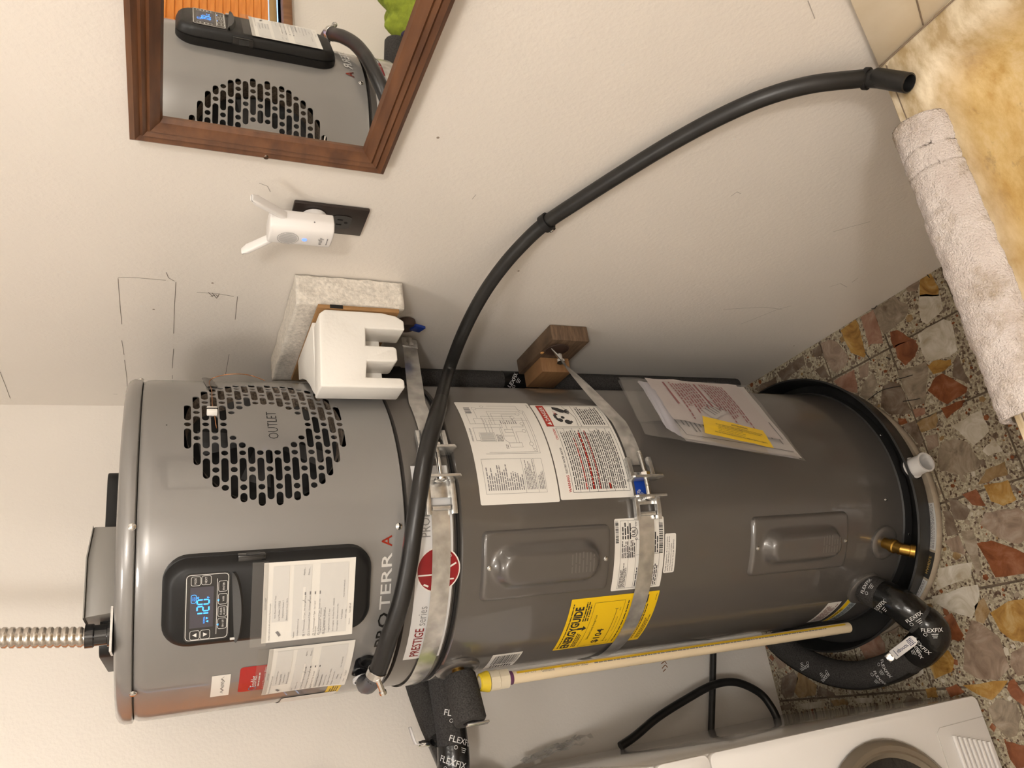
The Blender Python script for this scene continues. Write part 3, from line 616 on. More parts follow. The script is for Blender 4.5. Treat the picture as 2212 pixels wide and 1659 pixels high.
p = Print(lambda u, v, f=f: f(u, v)+Vector((0, 0, 0))); f2 = lambda u, v: cyl(-5.6+degrees(u/R0), .7415+v, .0016)
p = Print(f2); p.text('DANGER', .164, .1295, .0085, .044, bold=.012); p.poly([(.153, .1295), (.1625, .1295), (.1578, .138)]); p.done('white_lettering', paper_m, o)
# rating plate and the small plate under it
o, f, W, H = sticker('rating_plate', -40.3, -13.3, .6825, .7895, paper_m, 'white rating plate with barcodes half under the lower strap')
p = Print(f); p.frame(.004, .01, W-.004, H-.012, .0005); p.bars(.090, H-.008, W-.004, H-.0015, 5); p.bars(.066, .003, .122, .0115, 6)
for v in (.022, .034, .062, .078): p.line([(.004, v), (W-.004, v)], .0005)
for u in (.03, .066, .094): p.line([(u, .01), (u, .062)], .0004)
p.rows(.006, .080, .06, H-.014, 5, .5, 20, .4); p.rows(.062, .064, .095, H-.014, 8, .5, 21, .4); p.rows(.096, .072, W-.006, H-.014, 4, .5, 22, .3); p.rows(.006, .036, .064, .060, 6, .5, 23, .4); p.rows(.006, .012, .064, .032, 5, .5, 24, .4); p.rows(.068, .013, W-.006, .032, 4, .5, 24, .5)
p.ring(.108, .067, .0085, .0011, 22); p.text('UL', .1025, .0635, .007, .011, bold=.03); p.text('C', .093, .059, .005, bold=.03); p.text('US', .119, .059, .004)
p.done('print', ink, o)
o, f, W, H = sticker('standards_label', -34.9, -19.8, .656, .6805, paper_m, 'narrow white label under the rating plate')
p = Print(f)
for k, s in enumerate(('Design evaluated by UL in accordance', 'with Part 3280.707(d)(1) of HUD Mobile', 'Home Construction and Safety', 'Standards for Energy Efficiency.')): p.text(s, .003, H-.006-.0048*k, .0032, min(.066, .0019*len(s)), bold=.01)
p.done('print', ink, o)
# energy guide
o, f, W, H = sticker('energy_label', -69.4, -42.1, .6795, .8665, yel_m, 'large yellow energy cost label with bold black lettering', r=.0015)
p = Print(f)
p.text('ENERGYGUIDE', .006, H-.030, .0185, W-.024, bold=.035); p.poly([(.056, H-.040), (.070, H-.040), (.063, H-.048)][::-1]); p.rect(.0605, H-.041, .0655, H-.029)
p.rows(.006, H-.009, W-.01, H-.005, 1, .5, 30, 0); p.rows(.006, H-.044, .05, H-.033, 3, .5, 31, .3); p.rows(.082, H-.046, W-.008, H-.032, 3, .5, 32, .2)
p.frame(.005, .072, W-.012, H-.050, .0006); p.text('Estimated Yearly Energy Cost', .028, H-.064, .0055, .066, bold=.004); p.text('$104', .012, H-.091, .0165, .044, bold=.02)
p.line([(.015, .086), (W-.03, .086)], .0009); p.line([(.015, .083), (.015, .090)], .0009); p.line([(W-.03, .083), (W-.03, .090)], .0009); p.text('$423', W-.035, .077, .003); p.text('$103', .012, .077, .003)
p.text('Cost Range of Similar Models', .045, .0775, .003, .04); p.rows(.008, .062, W-.014, .067, 1, .45, 33, 0); p.text('First Hour Rating', .045, .053, .005, .04, bold=.02)
p.rows(.01, .018, W-.02, .043, 6, .5, 34, .25); p.rows(.01, .004, .08, .014, 3, .45, 35, .2); p.rect(W-.024, .022, W-.006, .040); p.rows(W-.02, .004, W-.004, .006, 1, .5, 36)
p.done('print', ink, o)
# blue efficiency sticker, barcode, bottom pair, door stickers
o, f, W, H = sticker('efficiency_sticker', -6.2, .3, .705, .7365, mat('blue_label', (.004, .045, .32), .4), 'small blue sticker behind the strap bolt', r=.0008)
p = Print(f); p.line([(.006+.011*cos(radians(a)), .016+.013*sin(radians(a))) for a in range(60, 310, 20)], .0008); p.text('energy', .008, .008, .008, .02, rot=60); p.done('print', wht_p, o)
th, z = TZ(1092, 1422); o, f, W, H = sticker('barcode_label', -79, -66.5, .931, .990, paper_m, 'white barcode label beside the relief valve', r=.001)
p = Print(f); rd2 = random.Random(4); v = .004
while v < .052: hgt = rd2.choice((.0008, .0013, .002)); p.rect(.02, v, W-.006, v+hgt); v += hgt+rd2.choice((.0009, .0014, .002))
p.rows(.004, .006, .016, .05, 8, .5, 4); p.done('print', ink, o)
o, f, W, H = sticker('notice_label', -78, -60.5, .166, .206, paper_m, 'white notice label low on the jacket', r=.001); p = Print(f); p.rows(.006, .005, W-.006, H-.005, 6, .5, 41, .25); p.done('print', mat('maroon_ink', (.15, .03, .03), .5), o)
o, f, W, H = sticker('caution_label', -80, -59.5, .112, .152, mat('pale_blue_label', (.46, .52, .53), .45), 'pale caution label with yellow heading low on the jacket', r=.001)
p = Print(f); p.rows(.006, .004, W-.006, H-.018, 4, .5, 42, .2); p.disc(.012, .010, .004, 8); p.text('CAUTION', .02, H-.0125, .009, .045, bold=.02); p.done('print', ink, o)
p = Print(lambda u, v: cyl(-80+degrees(u/R0), .112+v, .0008)); p.rect(.002, H-.015, W-.002, H-.001, 6); p.done('yellow_heading', yel_m, o)
# brand strip under the seam and the round badge
o, f, W, H = sticker('brand_strip', -61.8, 8.4, 1.0975, 1.1605, mat('brand_strip_vinyl', (.66, .655, .655), .3), 'white band with red and grey lettering under the top seam', r=.0006)
p = Print(f); p.text('PRESTIGE', .008, H-.0245, .0155, .064, bold=.012); p.done('red_lettering', mat('brand_red', (.22, .008, .012), .4), o)
p = Print(f); p.text('series', .078, H-.0245, .0135, .036); p.text('PROFESSIONAL', W-.118, H-.0245, .0155, .113); p.done('grey_lettering', mat('brand_grey', (.24, .24, .24), .4), o)
def disc_patch(th, z, r, h):
    mb = MB(); n = 40; rr = [0.001, .25, .5, .75, 1]
    mb.rings([[cyl(th+degrees(r*q*cos(-2*pi*k/n)/R0), z+r*q*sin(-2*pi*k/n), h) for k in range(n)] for q in rr]); return mb
bt, bz = -26.4, 1.1225
o = obj('badge_disc', disc_patch(bt, bz, .0375, .0012), paper_m, wh, normals=tn, fix=False); o['label'] = 'round red badge with a white letter behind the upper strap'
obj('red_disc', disc_patch(bt, bz, .0352, .0016), mat('badge_red', (.24, .006, .01), .3), o, normals=tn, fix=False)
p = Print(lambda u, v: cyl(bt+degrees(u/R0), bz+v, .0022)); p.line([(-.007, .034), (-.007, .0), (-.016, -.012), (-.016, -.027)], .0024); p.line([(-.007, .002), (.010, -.030)], .0028); p.line([(-.022, .024), (-.026, .016)], .003); p.ring(.022, -.020, .0018, .0006, 10); p.done('white_letter', paper_m, o)
# chrome model lettering; on PRO a dark reflection is painted into the colour
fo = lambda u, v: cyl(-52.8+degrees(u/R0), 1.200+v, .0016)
p = Print(fo); p.text('PRO', 0, 0, .0165, .0665, bold=.008); p.done('model_lettering', mat('chrome_dark_reflection', (.06, .058, .055), .25, .8), wh)
p = Print(fo); p.text('TERR', .0725, 0, .0165, .091, bold=.008); p.done('model_lettering', mat('silver_letter', (.72, .70, .67), .3, .3), wh)
p = Print(fo); p.text('A', .173, 0, .0165, .0175, bold=.008); p.done('red_letter', mat('red_chrome', (.45, .05, .03), .2, .9), wh)
# ---- element access covers: pressed plates with a raised dome
def cover(th0, th1, z0, z1, dome, par):
    w = radians(th1-th0)*R0/2; hh = (z1-z0)/2; tc_, zc = (th0+th1)/2, (z0+z1)/2; rc = .012
    A = [-1, -.985, -.965, -.94, -.9]+[-.84+1.68*k/22 for k in range(23)]+[.9, .94, .965, .985, 1]; B = [-1, -.992, -.98, -.965, -.94]+[-.9+1.8*k/34 for k in range(35)]+[.94, .965, .98, .992, 1]
    def pt(a, b):
        x, y = a*w, b*hh; cx, cy = max(abs(x)-(w-rc), 0), max(abs(y)-(hh-rc), 0); d = hypot(cx, cy)
        if d > rc: x = math.copysign(w-rc+cx*rc/d, x) if cx else x; y = math.copysign(hh-rc+cy*rc/d, y) if cy else y
        e = min(w-abs(x), hh-abs(y)); cx, cy = max(abs(x)-(w-rc), 0), max(abs(y)-(hh-rc), 0)
        if cx and cy: e = rc-hypot(cx, cy)
        s = min(max(e/.006, 0), 1); h = .0075*sin(s*pi/2)
        dw, dh = dome; yy = y-.004; q = max(abs(yy)-(dh-dw), 0); dd = dw-hypot(x, q); s = min(max(dd/.017, 0), 1); h += .023*(s*s*(3-2*s))
        return cyl(tc_+degrees(x/R0), zc+y, h)
    mb = MB(); n = len(B); mb.v = [pt(a, b) for a in A for b in B]
    for i in range(len(A)-1):
        for j in range(n-1): q = i*n+j; mb.f.append((q, q+n, q+n+1, q+1))
    o = obj('element_cover', mb, tank2_m, par, ang=60)
    screw(tc_, z1-.012, .0075, .0035, o); screw(tc_, z0+.012, .0075, .0035, o)
    p = Print(lambda u, v: cyl(tc_+degrees(u/R0), zc+v, .0308)); p.rows(-.012, -hh*.62, .022, -hh*.22, 7, .35, 50, .3); p.done('embossed_text', mat('emboss', (.13, .118, .108), .3), o)
    return o
cover(-39, -14.8, .800, 1.0475, (.037, .104), wh); cover(-40, -15.6, .218, .4765, (.036, .104), wh)
# ---- control panel
PT = -29.3; pn, pt_ = nrm(PT), tang(PT); PC = Vector((AX, AY, 0))
PZ, PHH, PHW = 1.3815, .147, .0625
def pp(s, z, d): return PC+pn*(R0+d)+pt_*s+UP*z
def ppx(ix, iy, d): q = onP(ix, iy, PC+pn*(R0+d), pn)-PC; return q.dot(pt_), q.z
cp = MB(); secs = []
for d, w_, h_, r_ in ((-.012, PHW+.002, PHH, .034), (.007, PHW+.002, PHH, .034), (.0075, PHW, PHH-.002, .033), (.0088, PHW, PHH-.002, .033), (.0093, PHW+.0015, PHH-.0005, .034), (.0185, PHW-.002, PHH-.004, .032), (.0235, PHW-.007, PHH-.009, .028), (.0252, PHW-.011, PHH-.013, .024)):
    secs.append([pp(a, PZ+b, d) for a, b in rrect(w_, h_, r_, 7)])
cp.rings(secs, True, True)
panel = obj('control_panel', cp, black_m, wh, ang=32); panel['label'] = 'black plastic control panel with a small lit display'
PD = .0255
# curved lower lip under the display
s0, z0 = ppx(505, 1385, PD); s1, z1 = ppx(501, 1235, PD)
mb = MB(); n = 14
lip = [(s0+(s1-s0)*k/n, z0+(z1-z0)*k/n) for k in range(n+1)]; low = [(a, b-.009*sin(pi*k/n)**.6-.002) for k, (a, b) in enumerate(lip)]
mb.rings([[pp(a, b, PD+.001) for a, b in lip], [pp(a, b, PD+.0065) for a, b in low], [pp(a, b-.003, PD) for a, b in low]], False)
obj('display_lip', mb, mat('lip_grey', (.05, .048, .046), .55, bump=.1, bs=500), panel)
# display glass
qs = [ppx(*q, PD) for q in ((396, 1386), (400, 1240), (500, 1234), (491, 1380))]
sl, sr = (qs[0][0]+qs[3][0])/2, (qs[1][0]+qs[2][0])/2; zt, zb = (qs[0][1]+qs[1][1])/2, (qs[2][1]+qs[3][1])/2
DW, DH = sr-sl, zt-zb
mb = MB(); mb.prism([(sl+DW/2+a, (zt+zb)/2+b) for a, b in rrect(DW/2, DH/2, .006, 4)], lambda u, v, d: pp(u, v, d), PD-.002, PD+.0008)
scr = obj('display', mb, black_gl, panel, smooth=False); scr['label'] = 'glossy black touch display showing 120 degrees in blue'
U = lambda a: sl+DW*a; V = lambda b: zb+DH*b
fp = lambda u, v: pp(U(u), V(v), PD+.0011)
class PS(Print): pass
fd = lambda u, v: pp(sl+u, zb+v, PD+.0012)
p = Print(fd); wl = mat('white_outline', (.62, .60, .57), .4)
def rr_line(pr, cx, cy, w, h, r, t): q = [(cx+a, cy+b) for a, b in rrect(w, h, r, 3)]; pr.line(q+[q[0]], t)
rr_line(p, DW/2, DH/2, DW/2-.002, DH/2-.002, .005, .0009)
p.line([(.008, DH*.285), (DW-.009, DH*.285)], .0007)
bw, bh = DW*.066, DH*.105
for cx, cy in ((.095, .76), (.095, .53), (.89, .76), (.895, .53)): rr_line(p, DW*cx, DH*cy, bw, bh, .0025, .0006)
labs = [('ON / OFF', .235), ('CLEAR\nALARM', .415), ('WIFI', .60), ('ENTER', .79)]
for s, cx in labs:
    rr_line(p, DW*cx, DH*.155, DW*.078, bh*.95, .0025, .0006)
    parts = s.split('\n')
    for k, q in enumerate(parts): p.text(q, DW*cx, DH*.155-.0016+(.0022 if len(parts) > 1 and k == 0 else (-.0020 if len(parts) > 1 else -.0006)), .0026, DW*.11 if len(q) > 4 else DW*.07, center=True)
p.text('MODE', DW*.89, DH*.745, .0028, DW*.09, center=True); p.text('NEXT', DW*.895, DH*.515, .0028, DW*.09, center=True)
for cy, sgn in ((.76, 1), (.53, -1)): p.poly([(DW*.095-.003, DH*cy-.0025*sgn), (DW*.095+.003, DH*cy-.0025*sgn), (DW*.095, DH*cy+.003*sgn)][::sgn])
p.done('button_outlines', wl, scr)
p = Print(lambda u, v: pp(sl+u, zb+v, PD+.001)); p.rect(DW*.2, DH*.36, DW*.80, DH*.88); lcd = p.done('lcd_window', mat('lcd_dark', (.05, .045, .055), .15, emit=.015, ecol=(.5, .5, .7)), scr)
blu = mat('lcd_blue', (.02, .2, .8), .4, emit=2.2, ecol=(.05, .32, 1)); p = Print(fd)
def seg7(pr, d, u, v, w, h, t):
    on = {'0': 'abcdef', '1': 'bc', '2': 'abged'}[d]; S = dict(a=((0, h), (w, h)), b=((w, h), (w, h/2)), c=((w, h/2), (w, 0)), d=((0, 0), (w, 0)), e=((0, 0), (0, h/2)), f=((0, h/2), (0, h)), g=((0, h/2), (w, h/2)))
    for k in on:
        (a, b), (c, e) = S[k]; L = .0006; dx, dy = (L if c != a else 0), (L if e != b else 0); sx = 1 if c > a else -1; sy = 1 if e > b else -1
        pr.line([(u+a+dx*sx, v+b+dy*sy), (u+c-dx*sx, v+e-dy*sy)], t)
dh_ = DH*.26; v0 = DH*.46
for d, u in (('1', DW*.345), ('2', DW*.445), ('0', DW*.545)): seg7(p, d, u, v0, DW*.066, dh_, .0019)
p.ring(DW*.645, v0+dh_*.94, .0011, .0006, 10); p.text('F', DW*.632, v0-.0005, .0032, bold=.02); rr_line(p, DW*.63, DH*.80, DW*.06, DH*.055, .002, .0006); p.text('HEAT', DW*.63, DH*.80+.0002, .0014, DW*.06, center=True); p.text('PUMP', DW*.63, DH*.80-.0022, .0014, DW*.06, center=True)
p.text('SCROLL', DW*.26, DH*.545, .002, DW*.1); p.poly([(DW*.27, DH*.465), (DW*.305, DH*.465), (DW*.2875, DH*.52)]); p.poly([(DW*.315, DH*.52), (DW*.333, DH*.465), (DW*.35, DH*.52)])
for cx in (.215, .58): p.poly([(DW*cx-.0012, DH*.24), (DW*cx+.0022, DH*.235), (DW*cx+.0008, DH*.275)])
p.done('lit_digits', blu, scr)
# screw on the edge and side port of the panel
q = ppx(498, 1379, PD); obj('catch', MB().obox(pp(q[0], q[1]-.003, PD+.001), pt_*.0015, UP*.004, pn*.001), wl, panel)
q = pp(PHW-.001, 1.412, .014); mb = MB().obox(q, pt_*.004, UP*.019, pn*.007)
prt = obj('side_port', mb, black_gl, panel, bevel=.001); obj('port_plug', MB().obox(q+pt_*.0042-UP*.002, pt_*.0012, UP*.009, pn*.0045), mat('port_grey', (.04, .04, .04), .4), prt)
# ---- top of the heater: junction box, filter tray
mb = MB(); jy = 1.235
def jb(u, v, y): return Vector((u, y, v))
x0, x1 = .183, .305
mb.prism([(x0, 1.5885), (x1, 1.5885), (x1+.001, 1.6195), (x1-.045, 1.6255), (x0-.004, 1.625)], lambda u, v, d: Vector((u, d, v)), jy, jy+.10)
jbx = obj('junction_box', mb, mat('junction_grey', (.20, .185, .165), .45, bump=.04, bs=80), wh, bevel=.0015); jbx['label'] = 'grey sheet metal junction box on the lid'
obj('box_cover', MB().prism([(x0-.004, 1.6252), (x1-.045, 1.6257), (x1, 1.6197), (x1+.002, 1.6205), (x1-.044, 1.6272), (x0-.006, 1.6268)], lambda u, v, d: Vector((u, d, v)), jy-.006, jy+.104), MT['junction_grey'], jbx, smooth=False)
obj('gland', MB().lathe([(.011, 0), (.017, .001), (.017, .008), (.0145, .009), (.0145, .024), (.0165, .026), (.0165, .036), (.012, .037)], (.158, jy+.03, 1.589), (0, 0, 1), 16), black_gl, jbx)
obj('lid_plate', MB().box(.130, .19, jy-.012, jy+.05, 1.5895, 1.5925), galv, jbx, smooth=False)
ft_ = MB(); ft_.prism([(a+.272, b+1.44) for a, b in rrect(.140, .14, .02, 4)], lambda u, v, d: Vector((u, v, d)), 1.589, 1.6095); flt = obj('filter_tray', ft_, black_m, wh, bevel=.002); flt['label'] = 'black plastic air filter tray on top'
# ---- ports, valve, escutcheons
def esc(th, z, r, name='escutcheon'):
    c = cyl(th, z, -.002); return obj(name, MB().lathe([(r, 0), (r, .006), (r-.003, .0085), (r*.6, .0095), (r*.45, .006), (.001, .005)], c, nrm(th), 28), tank2_m, wh)
dth, dz = -30.5, .107
e1 = esc(dth, dz, .037); c = cyl(dth, dz, 0); n = nrm(dth)
dv = obj('drain_valve', MB().lathe([(.012, 0), (.012, .02), (.015, .022), (.015, .030), (.0125, .032), (.0125, .050)], c, n, 16), brass, wh); dv['label'] = 'brass drain valve at the foot of the tank'
obj('hose_outlet', MB().lathe([(.0125, -.005), (.0125, .014), (.0142, .015), (.0142, .024), (.0095, .0245), (.0090, .010), (.0001, .010)], c+n*.042-UP*.002+n*.004, (n*.75-UP*.55).normalized(), 16), brass, dv)
obj('stem', MB().lathe([(.0075, 0), (.0075, .012), (.006, .014), (.0001, .014)], c+n*.036, (-tang(dth)*.6+n*.7+UP*.1).normalized(), 10), mat('dull_brass', (.32, .19, .05), .35, 1), dv)
esc(-53, .125, .042); esc(-73.5, 1.047, .040)
# condensate outlet with grey elbow
ct, cz = TZ(800, 1448); ct, cz = -62.5, 1.222
rec = MB(); rec.prism([(a, b) for a, b in rrect(.026, .020, .008, 4)], lambda u, v, d: cyl(ct+degrees(u/R0), cz+v, d), -.001, .0012); rec = obj('drain_recess', rec, black_gl, wh, smooth=False)
obj('recess_ring', MB().lathe([(.012, 0), (.012, .006), (.009, .006), (.009, .001), (.0001, .001)], cyl(ct+4, cz+.003, .001), nrm(ct), 16), black_m, rec)
e0 = onT(793, 1470, .012); e1_ = onT(792, 1480, .030); e2_ = onT(806, 1474, .045)
elb = obj('drain_elbow', MB().tube(catmull([onT(790, 1462, -.004), onT(788, 1476, .020), onT(795, 1482, .036), onT(806, 1470, .042), onT(814, 1452, .040)], 5), [.014]*8+[.0125]*13, 14), mat('elbow_grey', (.07, .07, .075), .4), wh)
obj('collar', MB().lathe([(.0165, 0), (.0165, .003), (.0135, .004), (.0135, 0)], onT(783, 1466, .006), nrm(-66), 18), mat('collar_white', (.6, .6, .6), .35), elb)
# red app sticker, handwritten sticker, yellow warning corner
o, f, W, H = sticker('app_sticker', -68.5, -55, 1.372, 1.418, mat('red_sticker', (.40, .018, .016), .35), 'red rounded app sticker beside the control panel', r=.005)
p = Print(f); p.text('EcoNet', .014, H-.026, .009, .030, bold=.01); p.rows(.014, .015, .052, .019, 1, .5, 60); p.text('Leak & Diagnostic Alerts', .007, .005, .006, .056); p.done('print', wht_p, o)
p = Print(f); p.ring(.0085, H-.021, .0055, .0012, 14); p.done('swirl_logo', mat('swirl', (.08, .2, .35), .4), o)
o, f, W, H = sticker('name_sticker', -69.2, -57.3, 1.431, 1.4575, paper_m, 'small white handwritten sticker on the upper left of the shroud', r=.0005)
p = Print(f); p.line([(W-.004-.0045*k, .009+(.004 if k % 2 else 0)) for k in range(11)], .0007); p.line([(W-.01-.006*k, .013-(.005 if k % 2 else 0)) for k in range(7)], .0007); p.done('handwriting', ink_g, o)
o, f, W, H = sticker('small_yellow_label', -82, -71.5, 1.252, 1.275, yel_m, 'small yellow label above the condensate elbow', r=.0008); p = Print(f); p.rows(.008, .004, W-.008, H-.004, 4, .4, 70, .4); p.done('print', ink, o)
th_, z_ = TZ(640, 1515); o = obj('side_tape', patch(-98, -80, 1.255, 1.345, .0012, .004), paper_m, wh, normals=tn, fix=False)
# ================================================================= UNDER THE HEATER
bc = Vector((AX-.030, AY-.035, 0))
brd = obj('base_board', MB().lathe([(.0001, 0), (.295, 0), (.299, .004), (.299, .014), (.296, .018), (.0001, .018)], bc, UP, 96), mat('board_beige', (.33, .27, .20), .7, var=.12, vs=40), ang=50)
tag(brd, 'round beige insulating board on the floor under the black pan', 'board')
def bp(th, r, z): t = radians(th); return Vector((bc.x+r*sin(t), bc.y-r*cos(t), z))
for a0, a1, m, nm in ((-30, -10, grayfill, 'board_label'), (-43, -31, mat('board_label_black', (.03, .028, .025), .4), 'dark_label'), (-64, -44, grayfill, 'board_label')):
    mb = MB()
    for k in range(8): x, y = a0+(a1-a0)*k/8, a0+(a1-a0)*(k+1)/8; mb.quad(bp(x, .277, .0184), bp(y, .277, .0184), bp(y, .2955, .0184), bp(x, .2955, .0184))
    lb = obj(nm, mb, m, brd, smooth=False)
    p = Print(lambda u, v: bp(u, .279+v, .0188), 3)
    if nm == 'dark_label': p.rect(-42.5, .0005, -31.5, .003, 6); p.text('HANDLE', -41, .0048, .0055, 8); p.done('gold_print', mat('gold_ink', (.5, .33, .08), .5), lb)
    else:
        rd3 = random.Random(5)
        for r_ in range(4):
            a = a0+.6
            while a < a1-1.2: w_ = rd3.uniform(.4, 1.6); p.rect(a, .0015+r_*.003, min(a+w_, a1-.6), .003+r_*.003); a += w_+.35
        p.done('print', ink_g, lb)
pc = Vector((AX-.015, AY-.003, 0)); 
pan = thing('drain_pan', (pc.x, pc.y, .0185), 'round black plastic drain pan around the foot of the heater', 'drain pan')
obj('pan_shell', MB().lathe([(.0001, .0193), (.314, .0193), (.319, .021), (.332, .070), (.3345, .072), (.335, .075), (.331, .0765), (.329, .074), (.317, .0245), (.311, .0225), (.0001, .0225)], pc, UP, 110), mat('pan_plastic', (.013, .0128, .0125), .42, var=.4, vs=16, bump=.06, bs=80), pan, ang=50)
pth = 2.0; pd = Vector((sin(radians(pth)), -cos(radians(pth)), 0)); pq = pc+pd*.324+UP*.048
ad = obj('outlet_adapter', MB().lathe([(.013, -.012), (.0235, -.004), (.0235, .004), (.0205, .005), (.0195, .036), (.0215, .037), (.0215, .041), (.018, .041), (.0175, .004), (.001, .004)], pq, (pd+UP*.10).normalized(), 22), pvc, pan); ad['label'] = 'white plastic outlet fitting on the pan rim'
obj('outlet_gasket', MB().lathe([(.026, -.004), (.026, .0), (.02, .0005)], pq, (pd+UP*.10).normalized(), 22), black_m, pan)
obj('rim_clip', MB().obox(pc+Vector((sin(radians(-3)), -cos(radians(-3)), 0))*.3245+UP*.058, (.004, 0, 0), (0, .0015, 0), (0, 0, .008)), black_m, pan)
# ================================================================= SEISMIC STRAPS
def band(pts, w, zt=None):       # flat steel band through (point, width-direction)
    mb = MB(); mb.rings([[p+d*w, p-d*w] for p, d in pts], False); return mb
def strap(name, zc, hw, th_leave, anchor, slotL, flL, flR, slotR, label, tip, twist=.9):
    s = thing(name, cyl(0, zc-hw, .004), label, 'strap', 'steel straps tying the heater to the wall')
    pts = [(cyl(a, zc, .0035), UP) for a in [slotL-3*k for k in range(0, 50)] if a > -150]
    obj('left_band', band(pts, hw), strap_m, s, ang=80)
    A = Vector(anchor); P0 = cyl(th_leave, zc, .0035); d = A-P0
    pts = [(cyl(slotR+(th_leave-slotR)*k/12, zc, .0035), UP) for k in range(13)]
    side = d.cross(UP).normalized()
    for k in range(1, 9): t = k/8; pts.append((P0+d*t, (UP*cos(twist*t*t)+side*sin(twist*t*t)*.8).normalized()))
    obj('right_band', band(pts, hw), strap_m, s, ang=80)
    # wall lug at the end of the right band
    lug = MB().obox(A-d.normalized()*.012, d.normalized()*.02, pts[-1][1]*hw*1.1, d.normalized().cross(pts[-1][1])*.0016); obj('wall_lug', lug, galv, s, bevel=.0008)
    obj('lag_bolt', MB().lathe([(.005, -.012), (.005, .003), (.009, .003), (.009, .009), (.0001, .0095)], A-d.normalized()*.014, (-1, -.15, .1), 6), steel, s)
    # loop of the left band through its bracket
    obj('band_loop', MB().tube([cyl(slotL, zc-hw, .0075), cyl(slotL, zc+hw, .0075)], .0045, 10), strap_m, s)
    for fl, sl_, sg, nm in ((flL, slotL, -1, 'head_bracket'), (flR, slotR, 1, 'nut_bracket')):
        mb = MB(); B = hw+.011
        def cb(u, v, h, th=sl_): return cyl(u, zc+v, h)
        a0, a1 = (sl_-2.2, fl) if sg < 0 else (fl, sl_+2.2)
        # side arms and cross bar of the flat frame (open slot in the middle)
        for v0, v1 in ((-B, -hw-.002), (hw+.002, B)): mb.prism([(a0+(a1-a0)*k/5, v0) for k in range(6)]+[(a1-(a1-a0)*k/5, v1) for k in range(6)], cb, .0045, .015)
        b0, b1 = (sl_+3.2, fl) if sg < 0 else (fl, sl_-3.2)
        if b1 > b0: mb.prism([(b0, -hw-.003), (b1, -hw-.003), (b1, hw+.003), (b0, hw+.003)], cb, .006, .0085)
        # flange standing out for the bolt, flared ears
        f0, f1 = (fl-.25, fl+.25)
        mb.prism([(-B-.003, .003), (B+.003, .003), (B+.007, .030), (B+.003, .034), (-B-.003, .034), (-B-.007, .030)], lambda u, v, d, fl=fl: cyl(fl+d, zc+u, v), -.42, .42)
        obj(nm, mb, galv, s, bevel=.0009)
    hb = .021; n = 10
    bolt = obj('bolt', MB().tube([cyl(flL-.6+(tip-flL+.6)*k/n, zc, hb) for k in range(n+1)], .0046, 12), steel, s)
    thr = MB()
    k = flR-3
    while k < tip-.3: thr.lathe([(.0047, -.0005), (.0054, 0), (.0047, .0005)], cyl(k, zc, hb), tang(k), 10); k += .45
    obj('thread', thr, steel, bolt)
    obj('bolt_head', MB().lathe([(.0115, 0), (.0105, .0035), (.006, .006), (.0001, .0068)], cyl(flL-.35, zc, hb), -tang(flL), 18), steel, bolt)
    obj('nut', MB().lathe([(.0001, 0), (.009, 0), (.0095, .001), (.0095, .0075), (.009, .0085), (.0001, .0085)], cyl(flR+.35, zc, hb), tang(flR), 6), steel, bolt, ang=20)
    return s
an1 = onX(884, 735, XR-.016)
strap('heater_strap', 1.1185, .0155, 38, an1, -6.5, 2.6, 12.2, 18.5, 'upper galvanised strap over the red badge and white lettering band', 16.5, .25)
an2 = onX(1203, 768, .652)
strap('heater_strap', .7225, .0165, 27, an2, -12.0, -6.2, .4, 6.5, 'lower galvanised strap across the yellow energy label and rating plate', 10.2)
# upper wall anchor: dark washer, blue tag
wsh = obj('wall_washer', MB().lathe([(.001, .002), (.010, .003), (.017, .004), (.019, 0), (.019, -.012)], onX(878, 706, XR-.014), (-1, 0, 0), 24), mat('rubber_brown', (.05, .028, .02), .6)); tag(wsh, 'dark brown washer behind the upper strap end on the wall', 'washer')
bt_ = obj('blue_tag', MB().obox(onX(902, 709, XR-.018), (.003, 0, 0), (0, .010, .004), (0, -.004, .011)), mat('blue_plastic', (.006, .03, .22), .4), bevel=.001); tag(bt_, 'small blue plastic tag behind the upper strap end', 'tag')
# wooden blocks behind the lower strap
wb = obj('wall_block', MB().box(.676, XR-.001, 1.287, 1.470, .690, .782), wood_old, bevel=.003); tag(wb, 'weathered grey-brown timber block screwed to the wall', 'timber block')
wb2 = obj('wall_block', MB().box(.640, .6755, 1.372, 1.462, .700, .772), wood_new, bevel=.002); tag(wb2, 'fresh pine block fixed on the weathered timber block', 'timber block')
q = onX(1203, 755, .672); w2 = obj('wall_washer', MB().lathe([(.001, .0045), (.012, .0045), (.0265, .002), (.0265, 0)], q, (-1, 0, 0), 24), MT['rubber_brown']); tag(w2, 'brown round washer on the end of the timber block', 'washer')
q = onX(1171, 762, .6745); sh = obj('screw_hole', MB().lathe([(.005, 0), (.003, .002), (.0001, .001)], q, (-1, 0, 0), 9), mat('raw_wood', (.5, .25, .08), .8), wb)
